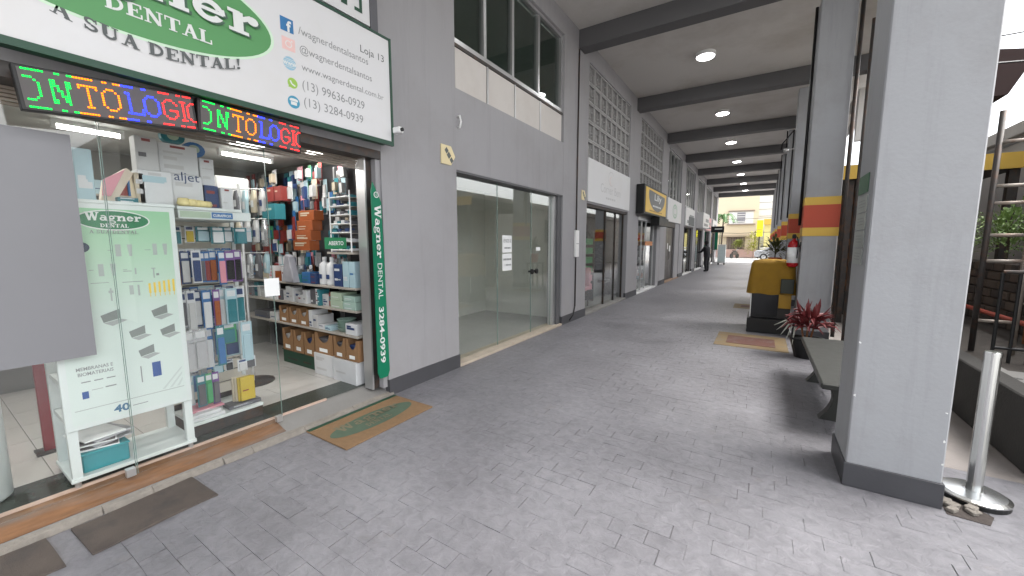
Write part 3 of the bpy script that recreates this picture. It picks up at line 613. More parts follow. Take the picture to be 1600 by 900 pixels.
gp += [rect(.825,.833,1.4,1.44), rect(.915,.922,1.37,1.43), rect(.907,.929,1.43,1.437), rect(.70,.708,1.24,1.32), rect(.693,.715,1.29,1.305), rect(.79,.81,1.27,1.33), rect(.83,.84,1.26,1.33), rect(.60,.607,1.28,1.33)]
shape(gp, mat('silver print', (.36,.4,.38), .4), po, (PX,0,0), FX)
shape([rect(.71,.735,1.555,1.558), rect(.885,.915,1.555,1.558), rect(.62,.64,1.435,1.438), rect(.77,.81,1.42,1.424), rect(.77,.79,1.43,1.433), rect(.62,.7,1.355,1.358), rect(.76,.86,1.35,1.354), rect(.93,.945,1.385,1.4), rect(.49,1.02,.587,.59)], M_ink2, po, (PX,0,0), FX)
shape([q for k in range(6) for q in (rect(.885+k*.025,.897+k*.025,1.27,1.335+k*.004), rect(.889+k*.025,.893+k*.025,1.245,1.27))], mat('yellow print', (.78,.55,.08), .5), po, (PX,0,0), FX)
lp = []
for (u, v, s) in ((.645,1.12,1.1),(.885,1.12,1.05),(.765,1.0,1.),(.92,.985,1.),(.8,.865,1.)):
    lp += [[(u,v+.03*s),(u+.08*s,v+.06*s),(u+.08*s,v+.005*s),(u+.01*s,v-.012*s)], [(u+.01*s,v-.015*s),(u+.08*s,v+.002*s),(u+.11*s,v-.01*s),(u+.045*s,v-.035*s)]]
shape(lp[0::2], mat('dark tray print', (.2,.22,.21), .4), po, (PX,0,0), FX); shape(lp[1::2], mat('pale tray print', (.34,.36,.35), .4), po, (PX+.0003,0,0), FX)
text('MEMBRANAS E', M_ink2, po, (PX,.515,.83), FX, w=.16, h=.022, bold=.02); text('BIOMATERIAIS', M_ink2, po, (PX,.52,.797), FX, w=.155, h=.022, bold=.02)
shape([rect(.86,.905,.70,.80), rect(.528,.556,.655,.70)], mat('navy box print', (.02,.07,.25), .4), po, (PX,0,0), FX)
shape([q for k in range(3) for q in (rect(.53+k*.055,.57+k*.055,.755,.762),)] + [rect(.63,.68,.70,.708), rect(.57,.62,.7,.703), rect(.80,.806,.68,.79)], M_ink2, po, (PX,0,0), FX)
shape([[(.9+k*.04,.6),(.915+k*.04,.6),(1.015,.72-k*.04),(1.015,.735-k*.04)] for k in range(3)], mat('silver stripe print', (.5,.55,.53), .4), po, (PX,0,0), FX)
text('40', mat('blue print', (.05,.14,.25), .4), po, (PX,.655,.52), FX, w=.075, h=.05, bold=.03); shape([rect(.745,.82,.538,.543)], M_ink2, po, (PX,0,0), FX)
# things on the cabinet's low shelf
tl = thing('teal_storage_box', 'teal box under a pile of papers on the cabinet shelf', 'box', (-3.6, .6, .1705))
M_tealb = mat('teal plastic', (.03,.23,.26), .45, var=.06)
MB().box(-3.8, -3.475, .5, .715, .1708, .285).build('body', M_tealb, tl, bev=.006); MB().box(-3.81, -3.465, .495, .72, .2852, .296).build('lid', mat('teal lid', (.03,.28,.31), .45), tl, bev=.003)
rm_ = random.Random(4)
for k in range(7):
    o_ = MB(); rot = Matrix.Rotation(rm_.uniform(-.35, .35), 3, 'Z') @ Matrix.Rotation(rm_.uniform(-.02,.05), 3, 'X'); o_.rbox((-3.62, .59+rm_.uniform(-.02,.05), .302+k*.0105), (.26, .2, .008), rot)
    tag(o_.build('magazine', [M_pap, mat('dark magazine cover', (.08,.07,.07), .4), mat('grey magazine cover', (.4,.4,.42), .4)][k % 3]), ['lowest','second lowest','third','middle','third from top','second from top','topmost'][k] + ' magazine in the loose pile on the teal box', 'magazine', 'magazines on the teal box')
# objects at the far left inside
tag(MB().lathe([(.13,0),(.15,.02),(.15,.62),(.14,.7),(.11,.72)], (-3.72,.1,.108), 28).build('white_bin', M_lam, smooth=True), 'rounded white bin at the left edge behind the glass', 'bin')
rd = thing('red_rack_post', 'red upright panel behind the white display cabinet', 'panel', (-4.25, .45, .106)); MB().box(-4.28,-4.24,.44,.5,.106,1.2).build('panel', mat('red laminate', (.3,.02,.03), .4), rd, bev=.004); MB().box(-4.33,-4.19,.4,.54,.106,.12).build('foot', M_dkmetal, rd)
# ------------------------------------------------------------------ product boxes
CN = {'white': (.6,.61,.62), 'pale blue': (.36,.5,.55), 'navy': (.025,.05,.14), 'blue': (.035,.14,.34), 'teal': (.03,.17,.2), 'light grey': (.5,.5,.5), 'red': (.22,.035,.03), 'orange': (.3,.085,.03), 'green': (.06,.3,.12), 'mint': (.33,.46,.4), 'yellow': (.5,.37,.05), 'cream': (.46,.4,.3), 'pink': (.6,.25,.3), 'purple': (.16,.07,.24), 'black': (.02,.02,.022), 'silver': (.6,.61,.62), 'dark grey': (.1,.1,.11), 'pale green': (.36,.45,.34)}
def cm_(c, r=.4): return mat('pack '+c, CN[c], r if c != 'silver' else .22, 0 if c != 'silver' else .8, var=.06, vs=12)
def pbox(frm, u0, u1, z0, z1, front, depth, c, c2, label, group=None, cat='box', name='product_box', title=None, logo=None):
    """a printed carton; frm FX: u=Y, front plane at X=front; FY: u=X, front plane at Y=front"""
    U, V, N = frm; ctr = Vector(N)*0
    if frm is FX: t = thing(name, label, cat, (front-depth/2, (u0+u1)/2, z0), group); bx_ = (front-depth, front, u0, u1, z0, z1); o = Vector((front, u0, z0))
    else: t = thing(name, label, cat, ((u0+u1)/2, front+depth/2, z0), group); bx_ = (u0, u1, front, front+depth, z0, z1); o = Vector((u0, front, z0))
    MB().box(*bx_).build('carton', cm_(c), t, bev=min(.003, (u1-u0)*.05))
    w_, h_ = u1-u0, z1-z0; e = N*.0012
    rr = random.Random(label); ps = []
    for k in range(rr.randint(1, 3)):
        v0 = rr.uniform(.08, .75); ps.append(rect(w_*.12, w_*rr.uniform(.45,.88), h_*v0, h_*min(.93, v0+rr.uniform(.04,.16))))
    shape(ps, cm_(c2), t, o+e, frm, 'print')
    if logo: shape([rect(w_*.3,w_*.68,h_*.86,h_*.94)], cm_(logo), t, o+e*2, frm, 'logo')
    if title: text(title, cm_('navy') if c != 'navy' else M_prt, t, o+U*w_*.1+V*h_*.72+e*2, frm, w=w_*.8)
    return t
T0 = 1.8625
G = 'product boxes stacked on the window display'
pbox(FX,.625,.705,T0,2.17,-3.5,.1,'pale blue','white','pale blue tall box at the left end of the display top',G)
pk = thing('paper_bag','pink and cream folded paper bag leaning between boxes','bag',(-3.58,.79,T0)); MB().prism([(-3.55,.735,T0),(-3.55,.80,T0),(-3.55,.9,2.06),(-3.55,.87,2.09),(-3.55,.76,2.0)],(-.07,0,0)).build('fold',mat('cream paper', (.6,.52,.42), .7),pk); MB().prism([(-3.54,.74,1.9),(-3.54,.78,1.9),(-3.54,.86,2.08),(-3.54,.75,2.0)],(-.008,0,0)).build('pink_panel',cm_('pink'),pk)
pbox(FX,.905,.955,T0,2.07,-3.56,.1,'cream','light grey','narrow cream box beside the folded paper bag',G)
pbox(FX,.80,.90,T0,1.895,-3.5,.07,'teal','white','small flat teal box lying in front of the folded bag',G)
pbox(FX,.925,1.105,T0,2.095,-3.56,.13,'white','pale blue','white box with pale blue picture under the tall grey one',G,logo='light grey')
pbox(FX,.93,1.05,2.096,2.32,-3.58,.1,'light grey','dark grey','tall grey box with red logo on top of the stack',G,logo='red')
pbox(FX,1.06,1.29,2.1,2.31,-3.62,.12,'white','light grey','wide white box with red logo high on the stack',G,logo='red')
pbox(FX,1.112,1.3,T0,2.098,-3.6,.12,'white','light grey','white box with dark blue jet lettering in the middle',G,title='aljet')
pbox(FX,1.31,1.4,T0,2.04,-3.6,.08,'navy','red','dark blue blister box beside the narrow white box',G)
pbox(FX,1.408,1.49,T0,2.03,-3.58,.06,'white','light grey','narrow white box with red logo and foot at right end',G,logo='red')
pbox(FX,1.3,1.39,2.041,2.24,-3.62,.07,'white','light grey','white box standing on the dark blue blister box',G,logo='red')
for k, (y, z) in enumerate(((1.16, 2.311), (1.28, 2.241))):
    t = thing('blue_round_pack', ['blue rounded pack on the highest white box', 'blue rounded pack on the right white box'][k], 'pack', (-3.68, y, z)); MB().prism([(-3.64, y+a_, z+b_) for a_, b_ in ell(0, .055, .07, .055, 16)], (-.05,0,0)).build('pouch', cm_('blue' if k else 'teal'), t); shape([ell(y, z+.06, .035, .03, 16)], cm_('pale green'), t, (-3.639,0,0), FX, 'print')
gl_ = MB(); rg = random.Random(2)
for k in range(7):
    c = (-3.53+rg.uniform(-.03,.03), 1.14+k*.025, T0+.02); gl_.lathe([(.005,-.019),(.03,-.015),(.038,0),(.03,.018+rg.uniform(0,.02)),(.006,.03)], c, 10)
tag(gl_.build('glove_bag', mat('pale yellow film', (.72,.62,.3), .25, var=.2, vs=20), smooth=True), 'pale yellow bag of gloves in front of the jet box', 'bag')

# ------------------------------------------------------------------ slatwall stand with hanging packs
st = thing('slatwall_stand', 'cream slatted stand full of hanging packs right of cabinet', 'display stand', (-3.85, 1.35, .108))
M_slat = mat('cream slat', (.66,.61,.52), .5, var=.04)
for k in range(16): MB().box(-4.02, -4.0, 1.11, 1.62, .27+k*.098, .36+k*.098).build('slat', M_slat, st, bev=.004)
MB().box(-4.04, -4.021, 1.1, 1.63, .108, 1.84).build('back_board', M_dkmetal, st)
MB().box(-4.05, -3.99, 1.621, 1.65, .108, 1.84).build('side_post', M_lam, st); MB().box(-4.05, -3.99, 1.08, 1.109, .108, 1.84).build('side_post', M_lam, st)
MB().box(-4.0, -3.58, 1.1, 1.6, .2, .225).build('base_shelf', M_lam, st, bev=.003); MB().box(-4.0, -3.6, 1.1, 1.6, .108, .1995).build('plinth', M_dkmetal, st)
hd = MB().box(-4.0, -3.49, 1.1, 1.57, 1.775, 1.84).build('header_shelf', M_lam, st, bev=.004)
MB().box(-3.9, -3.48, 1.095, 1.5, 1.8405, 1.8615).build('shelf_plate', M_lam, st)
shape([rect(1.3,1.44,1.785,1.83)], cm_('blue'), hd, (-3.4895,0,0), FX, 'label'); shape([rect(1.11,1.295,1.785,1.83)], cm_('pale green'), hd, (-3.4895,0,0), FX, 'label_strip'); text('CURAPROX', M_prt, hd, (-3.488,1.31,1.797), FX, w=.12, h=.02, bold=.03)
def hang(y, z1, h, wd, x, c, c2, label, lean=0.):
    t = thing('hanging_pack', label, 'blister pack', (x, y, z1-h), 'packs hanging on the slatwall stand')
    m = MB().box(x-.004, x, y-wd/2, y+wd/2, z1-h, z1); m.build('card', cm_(c), t)
    MB().prism([(x+.0005, y-wd*.38, z1-h*.95), (x+.0005, y+wd*.38, z1-h*.95), (x+.0005, y+wd*.38, z1-h*.3), (x+.0005, y-wd*.38, z1-h*.3)], (.012, 0, 0)).build('blister', cm_(c2, .2), t, bev=.003)
    shape([rect(-wd*.35, wd*.35, -h*.22, -h*.06)], cm_('white' if c != 'white' else 'navy'), t, (x+.0006, y, z1), FX, 'print')
rows = [  # (top z, height, row name, [(y, width, card, blister)...])
 (1.735,.13,'top', [(1.17,.05,'white','teal'),(1.25,.05,'white','yellow'),(1.34,.08,'teal','pale blue'),(1.42,.08,'teal','white'),(1.50,.08,'teal','white'),(1.58,.08,'teal','teal'),(1.66,.06,'pale blue','light grey')]),
 (1.545,.26,'second', [(1.15,.035,'cream','orange'),(1.195,.05,'navy','light grey'),(1.25,.05,'white','navy'),(1.3,.04,'blue','dark grey'),(1.345,.045,'blue','red'),(1.39,.045,'blue','orange'),(1.435,.045,'blue','pink'),(1.49,.06,'purple','black'),(1.56,.06,'purple','black')]),
 (1.235,.3,'third', [(1.15,.04,'white','dark grey'),(1.2,.045,'white','light grey'),(1.255,.05,'navy','light grey'),(1.31,.055,'blue','white'),(1.365,.04,'purple','orange'),(1.42,.05,'pale blue','light grey'),(1.48,.07,'pale blue','teal'),(1.56,.06,'white','teal')]),
 (.93,.35,'fourth', [(1.16,.07,'silver','silver'),(1.235,.075,'silver','silver'),(1.315,.05,'blue','white'),(1.37,.05,'teal','blue'),(1.45,.11,'green','teal'),(1.565,.07,'pale blue','pale blue')]),
 (.62,.1,'fifth', [(1.36,.07,'teal','pale blue'),(1.44,.05,'white','black'),(1.51,.06,'white','light grey'),(1.58,.07,'white','dark grey')]),
 (.565,.25,'lowest', [(1.15,.05,'pale blue','light grey'),(1.21,.05,'teal','dark grey'),(1.265,.04,'green','green'),(1.31,.04,'purple','dark grey')])]
ORD = ['first','second','third','fourth','fifth','sixth','seventh','eighth','ninth','tenth','eleventh','twelfth','thirteenth','fourteenth','fifteenth','sixteenth','seventeenth','eighteenth','nineteenth','twentieth','twenty-first','twenty-second','twenty-third','twenty-fourth','twenty-fifth','twenty-sixth','twenty-seventh','twenty-eighth','twenty-ninth','thirtieth','thirty-first','thirty-second','thirty-third','thirty-fourth','thirty-fifth','thirty-sixth']
for (z1, h, rn, it) in rows:
    rb = random.Random(rn); hh = h
    for k, (y, wd, c, c2) in enumerate(it):
        h2 = h*rb.uniform(.85, 1) if not (rn == 'fourth' and k in (4,)) else .16
        hang(y, z1-rb.uniform(0,.012), h2*1.08, wd*1.22, -3.74+rb.uniform(-.05,.05), c, c2, f'{c} hanging pack, {ORD[k]} from left in the {rn} slatwall row')
    for k, (y, wd, c, c2) in enumerate(it[:-1]):
        if rn in ('top', 'fifth'): continue
        c_, d_ = rb.choice([('white','blue'),('pale blue','navy'),('navy','light grey'),('light grey','white'),('blue','red')]); hang((y+it[k+1][0])/2, z1+.012, h*rb.uniform(.8,.95), wd*1.1, -3.87+rb.uniform(-.02,.02), c_, d_, f'{c_} pack in the back layer, {ORD[k]} from left in the {rn} slatwall row')
    hk = MB()
    for (y, *_r) in it: hk.tube([(-4.0, y, z1-.01), (-3.7, y, z1-.006)], .003, 6)
    q = hk.build('hook_wires', M_alu, st); q['kind'] = 'stuff'
for k in range(4): pbox(FX, 1.42+k*.012, 1.53+k*.012, .26+k*.002, .47, -3.70+k*.022, .018, 'yellow' if k > 1 else 'cream', 'red', f'{"yellow" if k > 1 else "cream"} card pack, {ORD[3-k]} from the front above the dark box', 'upright card packs on the stand base')
pbox(FX, 1.36, 1.6, .2255, .258, -3.62, .13, 'dark grey', 'light grey', 'dark grey flat box on the pink base of the stand')
pbox(FX, 1.105, 1.32, .2255, .25, -3.6, .2, 'white', 'light grey', 'lower white flat box on the stand base'); pbox(FX, 1.1, 1.3, .2505, .275, -3.61, .2, 'white', 'light grey', 'upper white flat box on the stand base'); pbox(FX, 1.12, 1.34, .2755, .29, -3.66, .2, 'pink', 'white', 'thin pink box on top of the white flat boxes')
# tag card and open sign
tag(MB().box(-3.3575, -3.355, 1.57, 1.685, 1.17, 1.315).build('glass_notice', M_pap), 'white square notice stuck on the edge of the glass pane', 'notice')
op = thing('open_sign', 'small green sign reading aberto hanging in the dental doorway', 'sign', (-3.5, 2.31, 1.55))
MB().box(-3.51, -3.5, 2.2, 2.43, 1.545, 1.655).build('board', M_logod, op, bev=.002); text('ABERTO', M_prt, op, (-3.4985, 2.235, 1.58), FX, w=.16, h=.04, bold=.02); MB().tube([(-3.505,2.24,1.655),(-3.505,2.315,1.76),(-3.505,2.39,1.655)], .002, 5).build('cord', M_black, op)

# ------------------------------------------------------------------ side shelving (faces the camera end)
SF, SBk = 2.5, 2.92
sv = thing('side_shelving', 'long white shelving along the right wall inside the dental shop', 'shelf', (-4.7, 2.7, .108))
M_shelf = mat('white shelf board', (.36,.33,.29), .5, var=.05)
SH = [.605, .875, 1.115, 1.485]
for z in SH: MB().box(-6.1 if z < 1.3 else -3.95, -3.49, SF, SBk, z, z+.022).build('shelf_board', M_shelf, sv, bev=.002)
for x in (-6.1, -5.2, -4.35, -3.5): MB().box(x-.012, x+.012, SBk-.03, SBk+.02, .106, 2.5).build('upright', M_alu, sv)
MB().box(-6.2, -3.48, SBk+.0205, SBk+.026, .108, 2.55).build('back_panel', mat('dark pegboard', (.07,.07,.075), .6, var=.2, vs=6), sv)
rs = random.Random(21)
def fill(z, x0, x1, hmin, hmax, pal, shelf, kind='product_box', wmin=.06, wmax=.13):
    x = x1; k = 0
    while x - wmin > x0:
        wd = rs.uniform(wmin, wmax); h = rs.uniform(hmin, hmax); c = rs.choice(pal); c2 = rs.choice([q for q in ('white','navy','light grey','teal','red') if q != c])
        pbox(FY, x-wd, x-.004, z, z+h, SF+.01+rs.uniform(0,.05), .12, c, c2, f'{c} box, {ORD[k]} from the doorway on the {shelf} side shelf', f'boxes on the {shelf} side shelf')
        x -= wd; k += 1
fill(SH[1]+.0225, -6.0, -3.98, .08, .19, ['white','white','light grey','cream','red','white','teal','dark grey'], 'middle', wmin=.05, wmax=.12)
k = 0
for (x0, x1, h) in ((-3.97,-3.75,.085),(-3.74,-3.53,.085),(-3.96,-3.77,.085),(-3.73,-3.54,.06)):
    z = SH[1]+.0225 + (.087 if k > 1 else 0); pbox(FY, x0, x1, z, z+h, SF+.02, .2, 'pale green' if k % 2 == 0 else 'mint', 'white', ['lower left pale green box at the doorway end of the middle shelf','lower right mint box at the doorway end of the middle shelf','upper left pale green box at the doorway end of the middle shelf','upper right mint box at the doorway end of the middle shelf'][k], 'pale green boxes on the middle side shelf'); k += 1
# bottles and packs on the upper board
def bottle(x, label, s=1., c='white'):
    t = thing('white_bottle', label, 'bottle', (x, SF+.08, SH[2]+.0225), 'large white bottles'); z = SH[2]+.0225
    MB().lathe([(.056*s,0),(.06*s,.015),(.06*s,.2*s),(.05*s,.235*s),(.02*s,.26*s),(.02*s,.275*s)], (x, SF+.08, z), 20).build('bottle_body', cm_(c), t, smooth=True); MB().lathe([(.024*s,.272*s),(.024*s,.31*s)], (x, SF+.08, z), 14).build('cap', cm_('white'), t)
    shape([rect(-.03*s,.03*s,.07*s,.12*s)], cm_('navy'), t, (x, SF+.08-.0612*s, z), FY, 'label')
bottle(-4.13, 'left of two large white bottles on the top side shelf'); bottle(-3.99, 'right of two large white bottles on the top side shelf')
for k, (x0, x1, h, c, c2) in enumerate(((-3.61,-3.52,.27,'pale blue','blue'),(-3.72,-3.62,.27,'pale blue','white'),(-3.88,-3.74,.24,'navy','white'),(-4.33,-4.22,.12,'navy','red'),(-4.5,-4.34,.13,'blue','teal'),(-4.66,-4.52,.1,'teal','blue'),(-4.79,-4.68,.2,'silver','white'),(-4.95,-4.83,.17,'white','red'),(-5.1,-4.97,.12,'orange','red'),(-5.25,-5.12,.18,'white','pink'),(-5.4,-5.27,.1,'cream','white'),(-5.7,-5.45,.16,'dark grey','blue'))):
    pbox(FY, x0, x1, SH[2]+.0225, SH[2]+.0225+h, SF+.02, .14, c, c2, f'{c} pack, {ORD[k]} from the doorway on the top side shelf', 'packs on the top side shelf')
# lower board: cut-open cartons and trays
def carton(x0, x1, z0, h, front, label, open_=True, group='open cardboard cartons in the dental shop'):
    d = .3; t = .006; r = thing('cardboard_carton', label, 'carton', ((x0+x1)/2, front+d/2, z0), group); w_ = x1-x0
    MB().box(x0, x1, front, front+d, z0, z0+t).build('bottom', M_card, r); MB().box(x0, x0+t, front+t, front+d, z0+t, z0+h).build('side', M_card, r); MB().box(x1-t, x1, front+t, front+d, z0+t, z0+h).build('side', M_card, r); MB().box(x0+t, x1-t, front+d-t, front+d, z0+t, z0+h).build('back', M_card, r)
    pts = [(x0, front, z0+t), (x1, front, z0+t), (x1, front, z0+h)] + [((x0+x1)/2+math.cos(a_)*w_*.34, front, z0+h-math.sin(a_)*h*.45) for a_ in [math.pi*i/10 for i in range(11)]] + [(x0, front, z0+h)]
    MB().prism(pts, (0, t, 0)).build('scooped_front', M_card, r); shape([rect(w_*.25,w_*.72,h*.1,h*.27)], M_pap, r, (x0, front-.001, z0), FY, 'label')
    MB().box(x0+t+.004, x1-t-.004, front+.03, front+d-.03, z0+t, z0+h*.72).build('packed_goods', cm_(rs.choice(['white','dark grey','light grey','navy'])), r, bev=.01)
z = SH[0]+.0225
for k, (x0, x1) in enumerate(((-4.62,-4.42),(-4.83,-4.63),(-5.06,-4.85))): carton(x0, x1, z, .2, SF+.02, f'brown scooped carton, {ORD[k]} from the doorway on the lower side shelf')
for k, (x0, x1, h, c) in enumerate(((-3.72,-3.53,.12,'white'),(-4.1,-3.98,.05,'pale blue'),(-4.22,-4.11,.05,'white'),(-4.33,-4.23,.15,'light grey'),(-4.41,-4.34,.2,'white'),(-5.3,-5.1,.1,'light grey'),(-5.7,-5.35,.09,'dark grey'))):
    pbox(FY, x0, x1, z, z+h, SF+.02, .2, c, 'navy', f'{c} box, {ORD[k]} from the doorway on the lower side shelf', 'boxes on the lower side shelf')
bm_ = thing('tray_stack', 'stack of pale green dishes between boxes on lower side shelf', 'trays', (-3.85, SF+.13, z))
for k in range(4): MB().lathe([(.07,0),(.1,.045),(.103,.047),(.098,.047),(.068,.004)], (-3.85, SF+.13, z+k*.03), 18).build('dish', cm_('mint'), bm_, smooth=True)
# floor level: cartons on white boxes
pbox(FY, -4.28, -3.92, .1065, .355, SF-.02, .35, 'white', 'light grey', 'left large white box on the shop floor under the cartons', 'white boxes on the dental shop floor'); pbox(FY, -3.9, -3.5, .1065, .35, SF-.03, .35, 'white', 'light grey', 'right large white box on the shop floor by the doorway', 'white boxes on the dental shop floor')
for k, (x0, x1, zz, h) in enumerate(((-3.68,-3.48,.3555,.23),(-3.9,-3.7,.3555,.23),(-4.26,-3.93,.3555,.235),(-4.52,-4.31,.28,.27),(-4.75,-4.54,.28,.27),(-5.0,-4.77,.28,.27))):
    carton(x0, x1, zz, h, SF-.01+.02*(k > 2), f'brown scooped carton, {ORD[k]} from the doorway in the bottom row', group='cartons in the bottom row')
cr = thing('dark_green_crate', 'dark green crate on the floor below the left cartons', 'crate', (-4.7, SF+.1, .1065)); MB().box(-5.05, -4.31, SF+.03, SF+.38, .1065, .262).build('body', M_green, cr, bev=.006); MB().box(-5.06, -4.3, SF+.02, SF+.39, .2625, .279).build('rim', M_green, cr, bev=.004); shape([rect(.1,.32,.05,.07), rect(.45,.62,.05,.07)], M_dkmetal, cr, (-5.05, SF+.029, .11), FY, 'handle_slot')
# wire rack by the jamb
rk_ = thing('wire_rack', 'white wire rack of small trays beside the doorway jamb', 'rack', (-3.7, 2.5, 1.507))
for x in (-3.86, -3.52): MB().tube([(x, 2.5, 1.508), (x, 2.5, 2.13)], .007, 6).build('upright_wire', M_white, rk_)
for k in range(7):
    z = 1.53+k*.09; MB().tube([(-3.86, 2.495, z), (-3.52, 2.495, z)], .006, 6).build('front_wire', M_white, rk_); MB().box(-3.85, -3.53, 2.51, 2.7, z-.012, z-.006).build('tray', M_shelf, rk_)
    for j in range(5):
        c = rs.choice(['dark grey','navy','light grey','white','teal']); x = -3.83+j*.062; MB().box(x, x+.05, 2.52, 2.6, z-.0055, z+rs.uniform(.015,.045)).build('small_pack', cm_(c), rk_)
# pegboard wall of hanging stock
pal = ['light grey','dark grey','silver','navy','white','pale blue','red','teal','cream','red','dark grey','white','orange','green','blue','pink']
kk = 0
for r_, z1 in enumerate((2.5, 2.33, 2.16, 1.99, 1.82, 1.65, 1.49, 1.34)):
    x = -3.98; k = 0
    while x > -6.1:
        wd = rs.uniform(.06, .115); h = rs.uniform(.15, .24); c = rs.choice(pal); c2 = rs.choice(['light grey','silver','white','pale blue','navy','cream','teal','red'])
        if not ((-4.62 < x < -4.14 and 1.5 < z1 < 2.0) or (-5.25 < x < -4.75 and 1.85 < z1 < 2.3)) and rs.random() < .97:
            y = 2.86-rs.uniform(0,.26); t = thing('hanging_pack', f'{c} pack, {ORD[k]} from the doorway in {["top","second","third","fourth","fifth","sixth","seventh","bottom"][r_]} row of side wall', 'pack', (x-wd/2, y, z1-h), 'packs hanging on the dark side wall')
            MB().box(x-wd, x-.006, y, y+.004, z1-h, z1).build('card', cm_(c), t); MB().prism([(x-wd*.85,y-.0005,z1-h*.9),(x-wd*.85,y-.0005,z1-h*.35),(x-wd*.2,y-.0005,z1-h*.3),(x-wd*.2,y-.0005,z1-h*.9)],(0,-rs.uniform(.01,.05),0)).build('blister', cm_(c2,.25), t)
        x -= wd; k += 1
for k in range(4): pbox(FY, -4.53+k*.012, -4.21+k*.006, 1.52+k*.112, 1.63+k*.112, 2.46+k*.02, .12, 'orange', 'cream', f'orange carton, {["lowest","second lowest","second highest","highest"][k]} in the orange column by the wall', 'orange cartons in a column')
for k in range(2): pbox(FY, -5.12+k*.17, -4.97+k*.17, 2.1, 2.27, 2.5, .12, 'red', 'cream', ['left red box high on the side wall','right red box high on the side wall'][k], 'red boxes high on the side wall')
pbox(FY, -5.1, -4.8, 1.88, 2.06, 2.42, .12, 'teal', 'mint', 'teal box hanging below the red boxes on the side wall')
ap = MB().prism([(-4.82,2.45,1.14),(-4.55,2.45,1.14),(-4.64,2.45,1.45),(-4.72,2.45,1.47)],(0,.08,0)).build('grey_apron', mat('grey cloth', (.3,.3,.33), .9, var=.2, vs=12), bev=.01); tag(ap, 'grey cloth apron standing on the top side shelf', 'apron')
ca = thing('hanging_bag_stand', 'grey pole stand hung with clear bags behind the slatted stand', 'display stand', (-4.55, 1.95, .106))
MB().tube([(-4.55,1.95,.12),(-4.55,1.95,2.2)],.015,8).build('pole', M_alu, ca); MB().lathe([(.2,0),(.2,.012),(.03,.02)], (-4.55,1.95,.106), 20).build('base', M_dkmetal, ca)
for k, z in enumerate((2.15, 1.85, 1.5, 1.15)): MB().tube([(-4.75,1.8,z),(-4.35,2.1,z)],.006,6).build('arm', M_alu, ca)
for r_, z in enumerate((2.14, 1.84, 1.49)):
    for k in range(6):
        c = ['light grey','silver','dark grey','pale blue','cream','light grey'][(k+r_*2) % 6]; x, y = -4.72+k*.068, 1.83+k*.05; h = rs.uniform(.2,.28); wd = .09
        t = thing('hanging_bag', f'{c} bag, {ORD[k]} from left on the {["top","middle","low"][r_]} arm of pole stand', 'bag', (x,y,z-h), 'bags hanging on the pole stand')
        MB().prism([(x-wd*.3,y,z),(x+wd*.3,y,z),(x+wd*.55,y-.01,z-h*.35),(x+wd*.5,y-.01,z-h),(x-wd*.5,y-.01,z-h),(x-wd*.55,y-.01,z-h*.35)], (0,.03,0)).build('pouch', cm_(c,.25), t, bev=.006); shape([rect(-wd*.3,wd*.3,-h*.75,-h*.45)], cm_('white' if c != 'light grey' else 'navy'), t, (x,y-.012,z), FY, 'label')
# white machine on a bracket shelf
wm = thing('white_printer', 'white boxy machine on a high bracket shelf in the shop', 'printer', (-5.6, 2.1, 2.06)); MB().box(-5.75,-5.2,2.0,2.35,2.1,2.36).build('casing', cm_('light grey'), wm, bev=.015); MB().box(-5.5,-5.3,1.995,1.9995,2.28,2.3).build('slot', M_black, wm); MB().box(-5.8,-5.15,1.98,2.4,2.06,2.085).build('bracket_shelf', M_shelf, wm); MB().box(-5.6,-5.3,1.995,1.9995,2.13,2.22).build('panel', cm_('light grey'), wm)
# back wall shelving with muted stock
bs_ = thing('back_shelving', 'dark shelving along the back wall of the dental shop', 'shelf', (-6.1, .5, .107))
for z in (.5, .9, 1.3, 1.7, 2.1): MB().box(-6.29, -5.95, -1.5, 1.9, z, z+.02).build('shelf_board', M_shelf, bs_)
for y in (-1.5, -.4, .75, 1.9): MB().box(-6.29, -6.25, y, y+.025, .106, 2.45).build('upright', M_alu, bs_)
for zi, z in enumerate((.5, .9, 1.3, 1.7, 2.1)):
    y = .2; k = 0
    while y < 1.85:
        wd = rs.uniform(.08,.2); c = rs.choice(pal+['orange','mint','pink']); pbox(FX, y, y+wd-.006, z+.0205, z+.02+rs.uniform(.12,.3), -5.97, .16, c, rs.choice(['white','navy']) if c not in ('white','navy') else 'teal', f'{c} box, {ORD[k]} from the left on the {["lowest","second","third","fourth","top"][zi]} back shelf', 'boxes on the back wall shelves'); y += wd; k += 1
# ------------------------------------------------------------------ empty shop with glass front
a, b = BAYS[1]
room(a, b, .03, 2.75, -5.4, M_roomw, M_tile, M_roomw, ya=3.35, yb=7.35)
th2 = MB().box(-3.469, -3.2, a+.005, b-.005, 0, .04).build('threshold', mat('pale worn sill', (.42,.36,.29), .8, var=.2, vs=8, bump=.3), B, bev=.004)
MB().box(-3.469, -3.23, a+.001, b-.001, 2.475, 2.4995).build('glass_header', mat('grey header', (.12,.12,.125), .6), B)
for (y0, y1) in ((a+.01, 4.855), (4.862, 5.875), (5.882, 6.63)):
    p = MB().box(-3.35, -3.34, y0, y1, .045, 2.475).build('glass_pane', M_glass, B)
    for ye in (y0, y1): MB().box(-3.351, -3.339, ye-.002, ye+.002, .045, 2.475).build('pane_edge', M_edge, p)
MB().box(-3.40, -3.29, 6.632, 6.72, .04, 2.474).build('steel_post', M_alu, B); MB().box(-3.46, -3.25, 6.722, 6.868, .04, 2.474).build('reveal', mat('dark reveal', (.1,.1,.105), .6), B)
